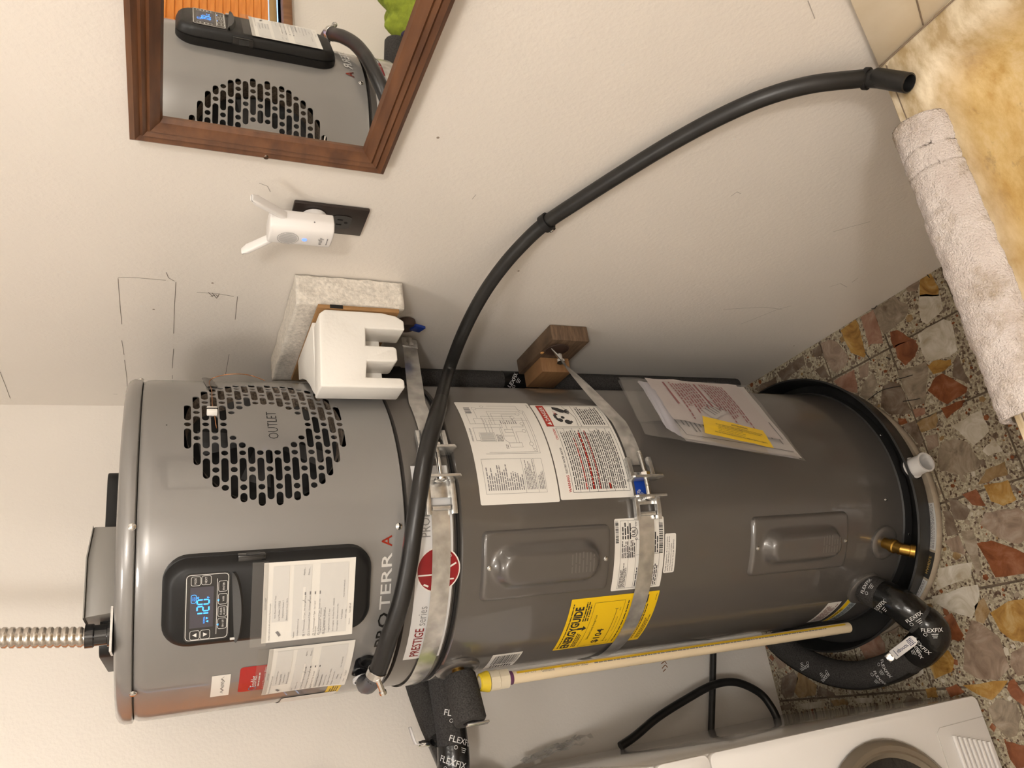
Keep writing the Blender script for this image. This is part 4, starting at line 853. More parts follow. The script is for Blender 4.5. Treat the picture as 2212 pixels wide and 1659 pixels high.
# ================================================================= HOSE
T_ = lambda x, y, h=.032: onT(x, y, h)
hp = [T_(806, 1470, .043), T_(822, 1432, .036), T_(840, 1378, .032), T_(866, 1300, .030), T_(884, 1215, .032), T_(893, 1150, .038), T_(908, 1050, .046), T_(924, 965, .046), T_(944, 895, .044), onX(968, 805, .585), onX(1000, 720, .622), onX(1040, 642, .652), onX(1085, 577, .672), onX(1135, 521, .688), onX(1180, 481, .696),
      onX(1250, 434, .696), onX(1350, 370, .695), onX(1450, 309, .694), onX(1550, 255, .692), onX(1650, 211, .690), onX(1750, 183, .688), onX(1850, 171, .685), onX(1872, 170, .684), onX(1915, 172, .664), onX(1960, 179, .640)]
path = catmull(hp, 6); n1 = 8*6+3
hose = thing('drain_hose', hp[-1], 'long black condensate hose running across the heater and wall to the tub', 'hose')
obj('hose_tube', MB().tube(path, .0118, 16, cap=False), rub_m, hose)
obj('hose_sleeve', MB().tube(path[2:n1], [.0122]+[.0142]*(n1-4)+[.0122], 16), mat('sleeve_rubber', (.013, .012, .0115), .38, var=.2, vs=30), hose)
ep = path[-1]; ed = (path[-1]-path[-2]).normalized()
obj('hose_end', MB().lathe([(.0120, -.050), (.0128, -.048), (.0128, .002), (.0108, .003), (.0102, -.02), (.0001, -.02)], ep, ed, 18), rub_m, hose)
obj('rim_ring', MB().tube([path[-13]-(path[-12]-path[-13]).normalized()*.003, path[-13]+(path[-12]-path[-13]).normalized()*.003], .0145, 18), black_m, hose)
hc = path[3]; hd = (path[4]-path[2]).normalized(); mb = MB().lathe([(.0152, -.006), (.0158, -.0055), (.0158, .0055), (.0152, .006)], hc, hd, 20); cl = obj('hose_clamp', mb, steel, hose)
side = hd.cross(nrm(-66)).normalized(); obj('clamp_screw', MB().lathe([(.0001, -.012), (.0045, -.012), (.0045, .011), (.006, .011), (.006, .016), (.0001, .016)], hc+nrm(-80)*.019-UP*.004, (nrm(-120)+UP*-.4).normalized(), 8), steel, cl)
q = onX(1180, 481, .696); cdv = (path[14*6+2]-path[14*6-2]).normalized()
clip = thing('hose_clip', q, 'black plastic clip holding the hose to the wall', 'clip')
obj('clip_ring', MB().lathe([(.0128, -.006), (.0155, -.006), (.0155, .006), (.0128, .006)], q, cdv, 20), black_m, clip)
obj('clip_foot', MB().obox(onX(1184, 488, XR-.007), (.006, 0, 0), cdv*.006, cdv.cross(Vector((1, 0, 0))).normalized()*.012), black_m, clip, bevel=.001)
obj('clip_screw', MB().lathe([(.0035, 0), (.003, .002), (.0001, .003)], onX(1192, 497, XR-.012), (-1, -.3, 0), 8), steel, clip)
# ================================================================= FOAM PIECES BESIDE THE SHROUD
def rough_box(x0, x1, y0, y1, z0, z1, n, amp, seed):
    bm = bmesh.new(); bmesh.ops.create_cube(bm, size=1)
    for v in bm.verts: v.co = Vector((x0+(v.co.x+.5)*(x1-x0), y0+(v.co.y+.5)*(y1-y0), z0+(v.co.z+.5)*(z1-z0)))
    bmesh.ops.subdivide_edges(bm, edges=bm.edges[:], cuts=n, use_grid_fill=True)
    for v in bm.verts: v.co += noise.noise_vector(v.co*90+Vector((seed, 0, 0)))*amp+noise.noise_vector(v.co*25)*amp*.8
    mb = MB(); bm.verts.ensure_lookup_table(); mb.v = [v.co.copy() for v in bm.verts]; mb.f = [tuple(v.index for v in f.verts) for f in bm.faces]; bm.free(); return mb
pf = obj('foam_slab', rough_box(.659, XR-.003, 1.164, 1.50, 1.143, 1.331, 26, .0018, 3), pe_m, ang=180); tag(pf, 'coarse off-white foam slab standing against the wall', 'foam')
cbm = obj('cardboard_sheet', MB().box(.6475, .6545, 1.160, 1.47, 1.155, 1.297), card_m, bevel=.0006); tag(cbm, 'brown cardboard sheet between the two foam pieces', 'cardboard')
mk = obj('tape_mark', MB().obox((.651, 1.1592, 1.266), (.0033, 0, 0), (0, .0006, 0), (0, 0, .011)), black_m, cbm)
# E-shaped polystyrene block: footprint hugging the tank, notches cut from below
ex0, ex1, ey0 = .502, .6455, 1.160
foot = [(ex0, ey0), (ex1, ey0), (ex1, 1.37)]+[tuple((cyl(a, 0, .006)).xy) for a in (70, 62, 54, 46, 40)]
mb = MB()
zt, zb = 1.300, 1.152
# profile of the front face (x, z) with two notches, extruded back
def exz(u): return ex0+(ex1-ex0)*u
face = [(0, zb+.010), (0, zt), (.0, zt), (.06, zt+.001), (.94, zt-.004), (1.0, zt-.012), (1, zb+.032), (.95, zb+.008), (.86, zb), (.79, zb), (.79, zb+.072), (.56, zb+.075), (.56, zb+.030), (.53, zb+.024), (.36, zb+.024), (.34, zb+.028), (.34, zb+.082), (.15, zb+.086), (.15, zb+.030), (.155, zb+.006)]
face = [(0, zt), (.94, zt-.004), (1.0, zt-.014), (1, zb+.036), (.965, zb+.010), (.90, zb-.004), (.775, zb-.004), (.775, zb+.066), (.545, zb+.068), (.545, zb+.020), (.52, zb+.014), (.36, zb+.014), (.34, zb+.020), (.34, zb+.068), (.13, zb+.072), (.13, zb+.012), (.10, zb+.006), (0, zb+.006)]
mb.prism([(exz(u), z) for u, z in face], lambda u, v, d: Vector((u, d, v)), ey0, ey0+.055)
bb = obj('polystyrene_block', mb, eps_m, bevel=.003, ang=60); tag(bb, 'white polystyrene packing block with comb notches beside the heater', 'polystyrene')
bk = MB(); bk.prism([(ex0+.002, ey0+.05), (ex1, ey0+.05), (ex1, 1.37)]+[tuple((cyl(a, 0, .008)).xy) for a in (74, 66, 58, 50, 44)], lambda u, v, d: Vector((u, v, d)), zb+.03, zt-.001)
obj('back_wedge', bk, eps_m, bb, bevel=.002)
# ================================================================= OUTLET AND REPEATER
ob = mat('brown_bakelite', (.024, .016, .013), .35, var=.2, vs=30)
oy0, oy1, oz0, oz1 = .957, 1.0265, 1.2505, 1.3635
ot = thing('wall_outlet', (XR-.004, (oy0+oy1)/2, oz0), 'dark brown duplex power outlet with cover plate', 'outlet')
obj('cover_plate', MB().box(XR-.0065, XR-.0005, oy0, oy1, oz0, oz1), ob, ot, bevel=.002)
for zc in (1.288, 1.327):
    mb = MB(); mb.prism([(1.0+a*-.6+(-.008), zc+b) for a, b in rrect(.028, .0145, .010, 4)], lambda u, v, d: Vector((XR-d, u, v)), .004, .0078); r_ = obj('receptacle', mb, mat('receptacle_black', (.014, .011, .010), .3), ot)
    for dy in (-.006, .006): obj('slot', MB().box(XR-.0084, XR-.0076, .992+dy-.001, .992+dy+.001, zc-.001, zc+.007), dark_m, r_, smooth=False)
    obj('ground_hole', MB().lathe([(.0028, 0), (.0001, .0001)], (XR-.0082, .992, zc-.007), (-1, 0, 0), 10), dark_m, r_)
obj('plate_screw', MB().lathe([(.003, 0), (.0001, .0015)], (XR-.0065, .992, 1.3075), (-1, 0, 0), 10), mat('dark_screw', (.1, .1, .1), .3, 1), ot)
rp_m = mat('repeater_white', (.80, .77, .75), .4)
# repeater body: upright rounded box standing off the wall
bx1 = XR-.028; bx0 = bx1-.034; ry, rz0, rz1 = .9685, 1.3095, 1.4005
rp = thing('wifi_repeater', (bx1, ry, rz0), 'white plug-in signal repeater with two flat antennas', 'repeater')
mb = MB(); prof_ = [(bx1, ry-.022), (bx1, ry+.022), (bx0+.016, ry+.026), (bx0+.004, ry+.021), (bx0, ry+.012), (bx0, ry-.012), (bx0+.004, ry-.021), (bx0+.016, ry-.026)]
mb.prism(prof_, lambda u, v, d: Vector((u, v, d)), rz0, rz1); obj('body', mb, rp_m, rp, bevel=.003, bseg=3, ang=60)
obj('plug_neck', MB().lathe([(.019, 0), (.019, .022), (.017, .024)], (XR-.008, .984, 1.331), (-1, 0, 0), 24), rp_m, rp)
for s in (-1, 1):
    c0 = Vector((bx1-.012, ry+s*.023, rz1-.020)); d = (Vector((.668, .9035, 1.4295)) if s < 0 else Vector((.664, 1.032, 1.4305)))-c0; alen = d.length; d.normalize(); e = Vector((1, 0, 0)); nn = d.cross(e).normalized()
    mb = MB(); secs = []
    for k in range(8):
        t = k/7; wv = .0065+.0012*t; secs.append([c0+d*(alen*t)+e*a+nn*b for a, b in rrect(wv*(.7 if k == 7 else 1), .0042*(.6 if k == 7 else 1), .003, 3)])
    mb.rings(secs, True, True); obj('antenna', mb, rp_m, rp, ang=50)
fr = lambda u, v: Vector((bx0-.0005, ry-u, rz0+v))
p = Print(fr)
for k in range(13): y = -.0125+.025*k/12; hgt = sqrt(max(.0132**2-y*y, 0)); p.rect(y-.00045, .064-hgt, y+.00045, .064+hgt)
p.ring(0, .064, .0148, .0008, 28); p.done('speaker_grille', mat('grille_grey', (.42, .41, .40), .5), rp)
p = Print(fr); p.text('eufy', -.009, .013, .0085, .018, bold=.004); p.rows(-.008, .007, .008, .0095, 1, .5, 3, 0); p.done('lettering', ink_g, rp)
p = Print(fr); p.ring(0, .0405, .0028, .0013, 16); p.disc(0, .0405, .0012, 10); p.done('status_light', mat('status_blue', (.1, .2, .9), .4, emit=2.5, ecol=(.08, .2, 1)), rp)
obj('reset_hole', MB().lathe([(.0012, 0), (.0001, .0001)], (bx0+.014, ry-.0262, 1.339), (-.3, -1, 0), 8), ink_g, rp)
# ================================================================= CONDUIT, PIPES
cx_, cy_ = .158, jy+.03
con = MB(); z = 1.618; prof_ = []
while z < 2.438: prof_ += [(.0118, z), (.0142, z+.0022), (.0142, z+.0062), (.0118, z+.0084)]; z += .0090
mb = MB(); mb.rings([[Vector((cx_-.028*((h-1.632)/.8)*0+r*cos(2*pi*k/16)+(h-1.632)*.10, cy_+r*sin(2*pi*k/16), h)) for k in range(16)] for r, h in prof_])
cn = obj('flexible_conduit', mb, mat('conduit_metal', (.62, .58, .53), .24, 1), ang=70); tag(cn, 'ribbed flexible metal conduit rising from the heater lid', 'conduit')
def flex(path_fn, txts): pass
def tube_print(P, axis, r, text, h, rot=0, w=None, roll=0, mark=True):   # print wrapped on a tube, facing the camera
    a = Vector(axis).normalized(); v = (CAM-P); v = (v-a*v.dot(a)).normalized(); s = v.cross(a)
    def fn(u, q): t = q/r+radians(roll); return P+a*u+(v*cos(t)+s*sin(t))*(r+.0008)
    p = Print(fn); p.text(text, 0, -h/2, h, w, bold=.006, rot=rot, center=True)
    if mark:
        cr, sr = cos(radians(rot)), sin(radians(rot))
        for k in range(3):
            L = .012*(1-.2*k); off = -h*.75-.0035*k; q = [(-L/2, off), (L/2, off)]; p.line([(x*cr-y*sr, x*sr+y*cr) for x, y in q], .0011)
        cx, cy = -.017, -h*.9; p.ring(cx*cr-cy*sr, cx*sr+cy*cr, .0032, .0008, 12)
    return p
# relief valve and discharge pipe
tv = thing('relief_valve', cyl(-73.5, 1.047, .005), 'relief valve wrapped in a short black foam sleeve', 'valve')
tn_ = (nrm(-73.5)+Vector((0, 0, -.03))).normalized(); tb = cyl(-73.5, 1.047, .001)
obj('foam_sleeve', MB().lathe([(.012, .012), (.026, .012), (.0285, .016), (.0285, .090), (.026, .094), (.013, .094), (.012, .075), (.001, .075)], tb, tn_, 24), foam_m, tv)
obj('valve_body', MB().lathe([(.011, 0), (.011, .07), (.009, .074), (.0001, .074)], tb, tn_, 14), brass, tv)
obj('lever', MB().obox(tb+tn_*.0975+tang(-73.5)*0+UP*-.012, tn_*.002, UP*.020, tang(-73.5)*.006), galv, tv, bevel=.001)
px_, py_ = .0235, 1.343
dp = thing('discharge_pipe', (px_, py_, .135), 'cream plastic discharge pipe hanging beside the heater', 'pipe')
obj('pipe', MB().lathe([(.0112, .995), (.0112, .135), (.0090, .1345), (.0088, .155), (.0001, .155)], (px_, py_, 0), UP, 20), cpvc, dp)
obj('threaded_adapter', MB().lathe([(.013, .965), (.0165, .966), (.0165, .984), (.0175, .985), (.0175, 1.002), (.0120, 1.003), (.0120, 1.018)], (px_, py_, 0), UP, 12), mat('adapter_cream', (.62, .55, .42), .4), dp, ang=30)
obj('thread_tape', MB().lathe([(.0125, 1.002), (.0185, 1.004), (.015, 1.018), (.012, 1.02)], (px_, py_, 0), UP, 12), mat('yellow_tape', (.62, .45, .02), .5), dp)
obj('primer_stain', MB().lathe([(.0114, .957), (.0118, .958), (.0118, .966), (.0114, .967)], (px_, py_, 0), UP, 20), mat('purple_primer', (.12, .035, .10), .5), dp)
def pip(u, q): t = radians(-3)+q/.0113; d = (CAM-Vector((px_, py_, .6))); d.z = 0; d.normalize(); s = Vector((-d.y, d.x, 0)); return Vector((px_, py_, u))+(d*cos(t)+s*sin(t))*.0116
p = Print(lambda u, q: pip(u, q+.0085))
for k in range(16): p.rect(.15+k*.05, -.0022, .2+k*.05, .0022)
p.done('yellow_stripe', mat('stripe_yellow', (.60, .38, .01), .5), dp)
p = Print(lambda u, q: pip(.86-u, q+.0055)); p.text('FLOWGUARD GOLD', .0, -.002, .0048, .055, bold=.01); p.text('Genuine', -.042, -.003, .006, .026); p.rows(.068, -.0022, .65, .002, 1, .5, 81, 0); p.text('3/4" CTS', -.075, -.0015, .003, .022); p.done('pipe_print', ink_g, dp)
# lower cold-water pipe with elbow and lever valve
pr0 = cyl(-53, .125, -.004)
lp = [pr0, onZ(1938, 1302, .115), onZ(1975, 1330, .098), onZ(2004, 1352, .082), onZ(2012, 1372, .074), onZ(1992, 1398, .070), onZ(1950, 1430, .070), onZ(1900, 1450, .070), onZ(1850, 1459, .072), onZ(1790, 1450, .074), onZ(1740, 1428, .076), onZ(1700, 1402, .078), onZ(1674, 1378, .080)]
P_ = catmull(lp, 5)
cw = thing('insulated_pipe', (lp[4].x, lp[4].y, .03), 'black foam insulated pipe looping on the floor from the tank foot', 'pipe', 'black foam insulated pipes')
obj('foam_leg', MB().tube(P_[:20], [.026]+[.0335]*19, 18), foam_m, cw)
obj('foam_run', MB().tube(P_[20:], .031, 18), foam_m, cw)
obj('elbow_wrap', MB().tube(P_[12:28], [.0345]+[.0362]*14+[.0345], 18), tape_m, cw)
obj('tape_wrap', MB().tube(P_[3:12], [.0340]+[.0352]*7+[.0340], 18), tape_m, cw)
def half_wrap(name, pts, r, a0, a1, par):
    mb = MB(); rr_ = []
    for i, q in enumerate(pts):
        t = (pts[min(i+1, len(pts)-1)]-pts[max(i-1, 0)]).normalized(); s = t.cross(UP).normalized(); u = s.cross(t)
        rr_.append([q+(s*cos(radians(a0+(a1-a0)*k/10))+u*sin(radians(a0+(a1-a0)*k/10)))*r for k in range(11)])
    mb.rings(rr_, False); return obj(name, mb, tape_m, par)
half_wrap('tape_strip', P_[29:60], .0322, 150, 240, cw)
for px, axis, txt, h, rot, z in (((1893, 1272), 1, 'FLEXFIX', .009, 85, .12), ((1930, 1325), 1, 'FLEXFIX', .010, 60, .10), ((1975, 1330), 1, 'FLEXFIX', .009, 75, .1), ((2012, 1356), 2, 'FLEXFIX', .010, 60, .09), ((2000, 1388), 3, 'FLEXFIX', .011, 75, .085), ((1912, 1450), 4, 'FLEXFIX', .010, 90, .10), ((1905, 1473), 4, 'FLEXFIX', .009, 90, .09), ((1790, 1470), 5, 'FLEXFIX', .009, 40, .09), ((1745, 1450), 5, 'FLEXFIX', .008, 40, .09), ((1990, 1400), 3, 'FLEXFIX', .009, 60, .09)):
    tp = onZ(*px, z); i = min(range(1, len(P_)-1), key=lambda k: (P_[k].xy-tp.xy).length); a = (P_[i+1]-P_[i-1]).normalized()
    v = CAM-P_[i]; v = (v-a*v.dot(a)).normalized(); s = v.cross(a); e = tp-P_[i]; roll = degrees(atan2(max(-.03, min(.03, e.dot(s))), .033))
    r = .0365 if 12 <= i < 28 else (.0355 if i < 12 else .0325)
    tube_print(P_[i]+a*e.dot(a)*.5, a, r, txt, h*.8, rot, None, roll).done('tape_lettering', wht_p, cw)
vb = onZ(1917, 1424, .108); va = (onZ(1965, 1388, .112)-onZ(1912, 1428, .112)).normalized(); vn = (CAM-vb).normalized(); vs_ = va.cross(vn).normalized()
lev = MB(); L0 = onZ(1928, 1416, .118); hv = .035
lev.prism([(0, -.0085), (.050, -.0085), (.056, -.006), (.0585, 0), (.056, .006), (.050, .0085), (0, .0085)], lambda u, v, d: L0+va*u*1.3+vs_*v*1.2+vn*d, 0, .004)
lv = obj('valve_lever', lev, mat('lever_white', (.76, .73, .71), .4), cw, bevel=.0015); lv['label'] = 'white valve lever on the floor pipe'
fl_ = lambda u, v: L0+va*u*1.3+vs_*v*1.2+vn*.0046
p = Print(fl_); p.text('uponor', .012, -.0035, .0065, .026, bold=.01); p.line([(.008, -.006), (.008, .006)], .0012); p.rows(.040, -.006, .053, .006, 5, .5, 90, .2); p.done('lettering', mat('navy_ink', (.02, .03, .10), .5), lv)
obj('lever_plate', MB().obox(L0-va*.008, va*.010, vs_*.0085, vn*.002), galv, cw, bevel=.001)
obj('lever_nut', MB().lathe([(.0075, 0), (.0075, .006), (.005, .0065), (.005, .003), (.0001, .003)], L0-va*.008+vn*.002, vn, 14), steel, cw)
# upper hot-water pipes on the left
hot = thing('insulated_pipe', onY(960, 1560, 1.60), 'upper pair of black foam insulated pipes leaving behind the heater', 'pipe', 'black foam insulated pipes')
pa = catmull([onY(900, 1462, 1.70), onY(912, 1500, 1.70), onY(935, 1560, 1.69), onY(958, 1610, 1.67), onY(975, 1650, 1.65), onY(985, 1690, 1.65), Vector((-.165, 1.70, .95)), Vector((-.170, YB-.003, .955))], 5)
obj('rear_foam', MB().tube(pa, .0285, 16), foam_m, hot)
pb = catmull([onY(955, 1455, 1.585), onY(962, 1500, 1.585), onY(972, 1560, 1.59), onY(978, 1610, 1.59), onY(980, 1650, 1.59), onY(982, 1700, 1.60), Vector((-.19, 1.66, .90)), Vector((-.20, YB-.003, .895))], 5)
obj('front_foam', MB().tube(pb, .0305, 18), foam_m, hot)
obj('joint_wrap', MB().tube(pb[15:31], .0318, 18), tape_m, hot)
half_wrap('tape_strip', pb[:16], .0313, 195, 240, hot)
half_wrap('tape_strip', pa[13:22], .0293, 40, 250, hot)
for i, txt, roll, rot in ((20, 'FLEXFIX', 5, 75), (9, 'FLEXFIX', 40, 70), (15, 'FLEXFIX', 45, 70)):
    a = (pb[i+1]-pb[i-1]).normalized(); tube_print(pb[i], a, .032, txt, .011, rot, None, roll).done('tape_lettering', wht_p, hot)
hv0 = pa[14]+Vector((0, -.02, .022)); 
obj('valve_stem', MB().lathe([(.007, 0), (.007, .016), (.0055, .018), (.0055, .024), (.0001, .024)], onY(915, 1607, 1.66)+Vector((0, 0, -.012)), (.05, -.1, 1), 12), steel, hot)
k0 = onY(908, 1603, 1.65); hm = MB(); hm.rings([[q+Vector((0, -.008, 0)), q+Vector((0, .008, 0))] for q in (onY(912, 1610, 1.655), onY(897, 1608, 1.655), onY(893, 1600, 1.655), onY(889, 1588, 1.655), onY(884, 1571, 1.655))], False)
ho = obj('valve_lever', hm, MT['lever_white'], hot); so = ho.modifiers.new('t', 'SOLIDIFY'); so.thickness = .0025
# insulated riser along the right wall behind the heater
rs = thing('insulated_pipe', (.668, 1.502, .12), 'vertical black foam insulated pipe between heater and wall', 'pipe', 'black foam insulated pipes')
obj('foam', MB().tube([(.672, 1.500, 1.10), (.672, 1.500, .9), (.672, 1.500, .6), (.672, 1.500, .12)], .0235, 16), foam_m, rs)
obj('tape_wrap', MB().tube([(.672, 1.5, .815), (.672, 1.5, .725)], .0242, 16), tape_m, rs)
tube_print(Vector((.672, 1.5, .79)), (0, 0, -1), .0244, 'LEXFIX', .009, 60, None, 15).done('tape_lettering', wht_p, rs)
obj('coupling', MB().lathe([(.0265, 0), (.0265, .04)], (.672, 1.5, 1.06), UP, 16), black_m, rs)
# black hoses between washer and wall
h1 = obj('washer_hose', MB().tube(catmull([onY(1340, 1612, 1.70), onY(1372, 1590, 1.70), onY(1420, 1550, 1.70), onY(1480, 1512, 1.70), onY(1540, 1480, 1.70), onY(1590, 1474, 1.70), onY(1640, 1496, 1.70), onY(1668, 1530, 1.69), onY(1684, 1565, 1.68)], 6), .0098, 12), rub_m); tag(h1, 'black hose arching low along the back wall beside the washer', 'hose')
h2 = obj('washer_hose', MB().tube(catmull([onY(1541, 1400, 1.755), onY(1540, 1450, 1.757), onY(1538, 1520, 1.757), onY(1536, 1580, 1.755)], 5), .0085, 12), rub_m); tag(h2, 'straight black hose running sideways behind the arching hose', 'hose')
# ================================================================= WASHER
wo = Vector((-.143, 1.190, 0)); wb_ = Vector((-.029, .9996, 0)); wl_ = Vector((-.9996, -.029, 0))
def wp(a, b, z): return wo+wl_*a+wb_*b+UP*z
wm = mat('washer_enamel', (.78, .755, .73), .13, coat=.3, spec=.6, bump=.02, bs=9, bd=.004)
wf = mat('washer_front', (.80, .775, .75), .35)
ws = thing('washing_machine', wp(.3, .29, 0), 'white front-loading washing machine under the window', 'washing machine')
obj('body', MB().box(0, .60, .012, .575, .012, .795, wp), wm, ws, bevel=.004)
obj('top_panel', MB().box(-.001, .601, -.004, .580, .796, .818, wp), wf, ws, bevel=.005)
def front(poly, d0, d1): return MB().prism(poly, lambda u, v, d: wp(u, -d, v), d0, d1)
obj('fascia', front([(a+.30, b+.742) for a, b in rrect(.300, .053, .012, 4)], -.012, .004), wf, ws, bevel=.002)
obj('front_panel', front([(a+.30, b+.347) for a, b in rrect(.300, .339, .014, 4)], -.012, .002), wf, ws, bevel=.002)
dc = wp(.215, -.004, .325); dn_ = -wb_
door = obj('door', MB().lathe([(.178, 0), (.180, .006), (.176, .014), (.168, .018), (.160, .016), (.156, .018), (.150, .012), (.140, .004)], dc, dn_, 48), mat('door_trim', (.26, .22, .17), .25, .5), ws); door['label'] = 'round washer door with dark glass'
obj('door_glass', MB().lathe([(.150, .010), (.13, .014), (.08, .02), (.0001, .022)], dc, dn_, 40), black_gl, door)
for k in range(8): z = .112-.0125*k; x0 = .060-.0022*k*1; obj('vent_rib', MB().obox(wp(.19+.0015*k, -.005, z), wl_*(.13-.002*k), UP*.0035, wb_*.003), wf, ws, bevel=.0015)
q = [(.04, -.01), (.042, .12), (.05, .132), (.3, .135)]; obj('panel_crease', MB().tube([wp(a, -.0022, b+.02) for a, b in q], .0008, 5), mat('crease', (.55, .52, .49), .5), ws)
# crumpled clear plastic on the washer top
mb = MB(); rd4 = random.Random(3)
c0, c1_ = onY(1140, 1642, 1.70), onY(1270, 1590, 1.72)
def bagf(u, v):
    p = c0.lerp(c1_, u)+Vector((0, -.035+.07*v, 0)); k = noise.noise_vector(Vector((u*7, v*6, 2)))*.014; p += k; p.z += .018*sin(pi*v)*(.4+u); return p
mb.grid(bagf, 18, 10); cb_ = obj('clear_bag', mb, film('crumpled_film', (.95, .95, .94), .2, .08, .2), ang=20); tag(cb_, 'crumpled clear plastic bag at the back of the washer top', 'plastic bag')
# green and purple towels on the washer (seen in the mirror)
def heap(name, c, R, hgt, seed, m, label):       # a crumpled towel: a cloth surface with folds, not a solid
    mb = MB(); n = 56
    def f(u, v):
        a = 2*pi*u; r = v; rr = R*r*(1+.22*noise.noise(Vector((cos(a)*1.3, sin(a)*1.3, seed)))+.08*sin(3*a+seed))
        x, y = rr*cos(a), rr*sin(a); k = noise.noise(Vector((x*16, y*16, seed))); q = noise.noise(Vector((x*34, y*12, seed+3)))
        z = hgt*(1-r**2.4)*(.78+.30*k)+.018*abs(q)*(1-r**6)+.007*(1-r**8)+.004
        return Vector((c[0]+x, c[1]+y, c[2]+z))
    mb.grid(f, n, 30); o = obj(name, mb, m, ang=180); so = o.modifiers.new('t', 'SOLIDIFY'); so.thickness = .004; so.offset = 1
    return tag(o, label, 'towel')
gt = mat('green_towel', (.28, .34, .03), .9, var=.2, vs=60, bump=.6, bs=120, bd=.003); pt2 = mat('purple_towel', (.035, .022, .06), .9, var=.3, vs=60, bump=.6, bs=120, bd=.003)
heap('bath_towel', wp(.275, .42, .819), .112, .185, 2, gt, 'lime green towel heaped on the washing machine')
heap('bath_towel', wp(.080, .345, .819), .060, .15, 6, pt2, 'dark purple towel beside the green towel on the washer')
# ================================================================= LAUNDRY TUB
to = Vector((XR-.002, .5035, 0)); tl = Vector((-.9997, .025, 0)); tk = Vector((-.025, -.9997, 0))
def tp_(a, b, z): return to+tl*a+tk*b+UP*z
def tub_mat():
    M = mat('tub_marbled', (.6, .45, .2), .5); nt = M.node_tree; b = nt.nodes['Principled BSDF']; L = nt.links.new
    gm = nd(nt, 'ShaderNodeNewGeometry'); mp = nd(nt, 'ShaderNodeMapping'); mp.inputs['Rotation'].default_value = (.3, .5, .6); mp.inputs['Scale'].default_value = (1, 2.6, 1.6); L(gm.outputs['Position'], mp.inputs[0])
    n1 = nd(nt, 'ShaderNodeTexNoise', Scale=6, Detail=10, Roughness=.72, Distortion=.15); L(mp.outputs[0], n1.inputs['Vector'])
    r1 = nd(nt, 'ShaderNodeValToRGB'); e = r1.color_ramp.elements; e[0].position = .30; e[0].color = (.30, .165, .04, 1); e[1].position = .70; e[1].color = (.70, .57, .37, 1)
    for p_, c_ in ((.43, (.47, .30, .095)), (.55, (.60, .44, .20))): q = e.new(p_); q.color = (*c_, 1)
    L(n1.outputs['Fac'], r1.inputs[0])
    n2 = nd(nt, 'ShaderNodeTexNoise', Scale=26, Detail=9, Roughness=.74, Distortion=.2); L(mp.outputs[0], n2.inputs['Vector'])
    r2 = nd(nt, 'ShaderNodeValToRGB'); r2.color_ramp.elements[0].position = .58; r2.color_ramp.elements[1].position = .75; r2.color_ramp.elements[0].color = (0, 0, 0, 1); r2.color_ramp.elements[1].color = (.75, .75, .75, 1)
    L(n2.outputs['Fac'], r2.inputs[0]); mx = nd(nt, 'ShaderNodeMix', data_type='RGBA'); L(r2.outputs[0], mx.inputs[0]); L(r1.outputs[0], mx.inputs[6]); mx.inputs[7].default_value = (.17, .11, .06, 1)
    # the basin is stained, the rim is paler: blend by height of the moulding
    sx = nd(nt, 'ShaderNodeSeparateXYZ'); L(gm.outputs['Position'], sx.inputs[0]); mr = nd(nt, 'ShaderNodeMapRange'); mr.inputs['From Min'].default_value = .60; mr.inputs['From Max'].default_value = .652; L(sx.outputs['Z'], mr.inputs['Value'])
    m2 = nd(nt, 'ShaderNodeMix', data_type='RGBA'); L(mr.outputs[0], m2.inputs[0]); L(mx.outputs[2], m2.inputs[6])
    n3 = nd(nt, 'ShaderNodeTexNoise', Scale=16, Detail=8, Roughness=.65); L(mp.outputs[0], n3.inputs['Vector']); r3 = nd(nt, 'ShaderNodeValToRGB'); r3.color_ramp.elements[0].position = .36; r3.color_ramp.elements[1].position = .6; r3.color_ramp.elements[0].color = (.40, .29, .15, 1); r3.color_ramp.elements[1].color = (.68, .58, .42, 1)
    L(n3.outputs['Fac'], r3.inputs[0]); L(r3.outputs[0], m2.inputs[7]); L(m2.outputs[2], b.inputs['Base Color']); return M
tm_ = tub_mat()
TW, TD, TZ0 = .66, .56, .660
tub = thing('laundry_tub', tp_(TW/2, TD/2, 0), 'stained cream and tan laundry tub against the wall', 'laundry tub')
def rrc(x0, x1, y0, y1, r, n=6): return [((x0+x1)/2+a, (y0+y1)/2+b) for a, b in rrect((x1-x0)/2, (y1-y0)/2, r, n)]
def rg(x0, x1, y0, y1, r, z): return [tp_(a, b, z) for a, b in rrc(x0, x1, y0, y1, r)]
secs = [rg(.09, TW-.09, .07, TD-.09, .04, .20), rg(.03, TW-.03, .03, TD-.03, .04, .62), rg(.01, TW-.01, .006, TD-.006, .012, .640), rg(0, TW, 0, TD, .010, .646), rg(0, TW, 0, TD, .010, .656), rg(.003, TW-.003, .003, TD-.003, .010, .660),
        rg(.0085, TW-.0085, .0105, TD-.0105, .010, .660), rg(.0095, TW-.0095, .0115, TD-.0115, .010, .6582), rg(.0105, TW-.0105, .0125, TD-.0125, .010, .660),
        rg(.040, TW-.040, .034, TD-.04, .040, .661), rg(.050, TW-.050, .044, TD-.05, .045, .655), rg(.058, TW-.058, .052, TD-.058, .05, .636), rg(.12, TW-.10, .10, TD-.09, .06, .46), rg(.15, TW-.13, .14, TD-.12, .07, .37), rg(.2, TW-.2, .2, TD-.2, .07, .352)]
mb = MB(); mb.rings(secs, True, True); obj('basin', mb, tm_, tub, ang=45)
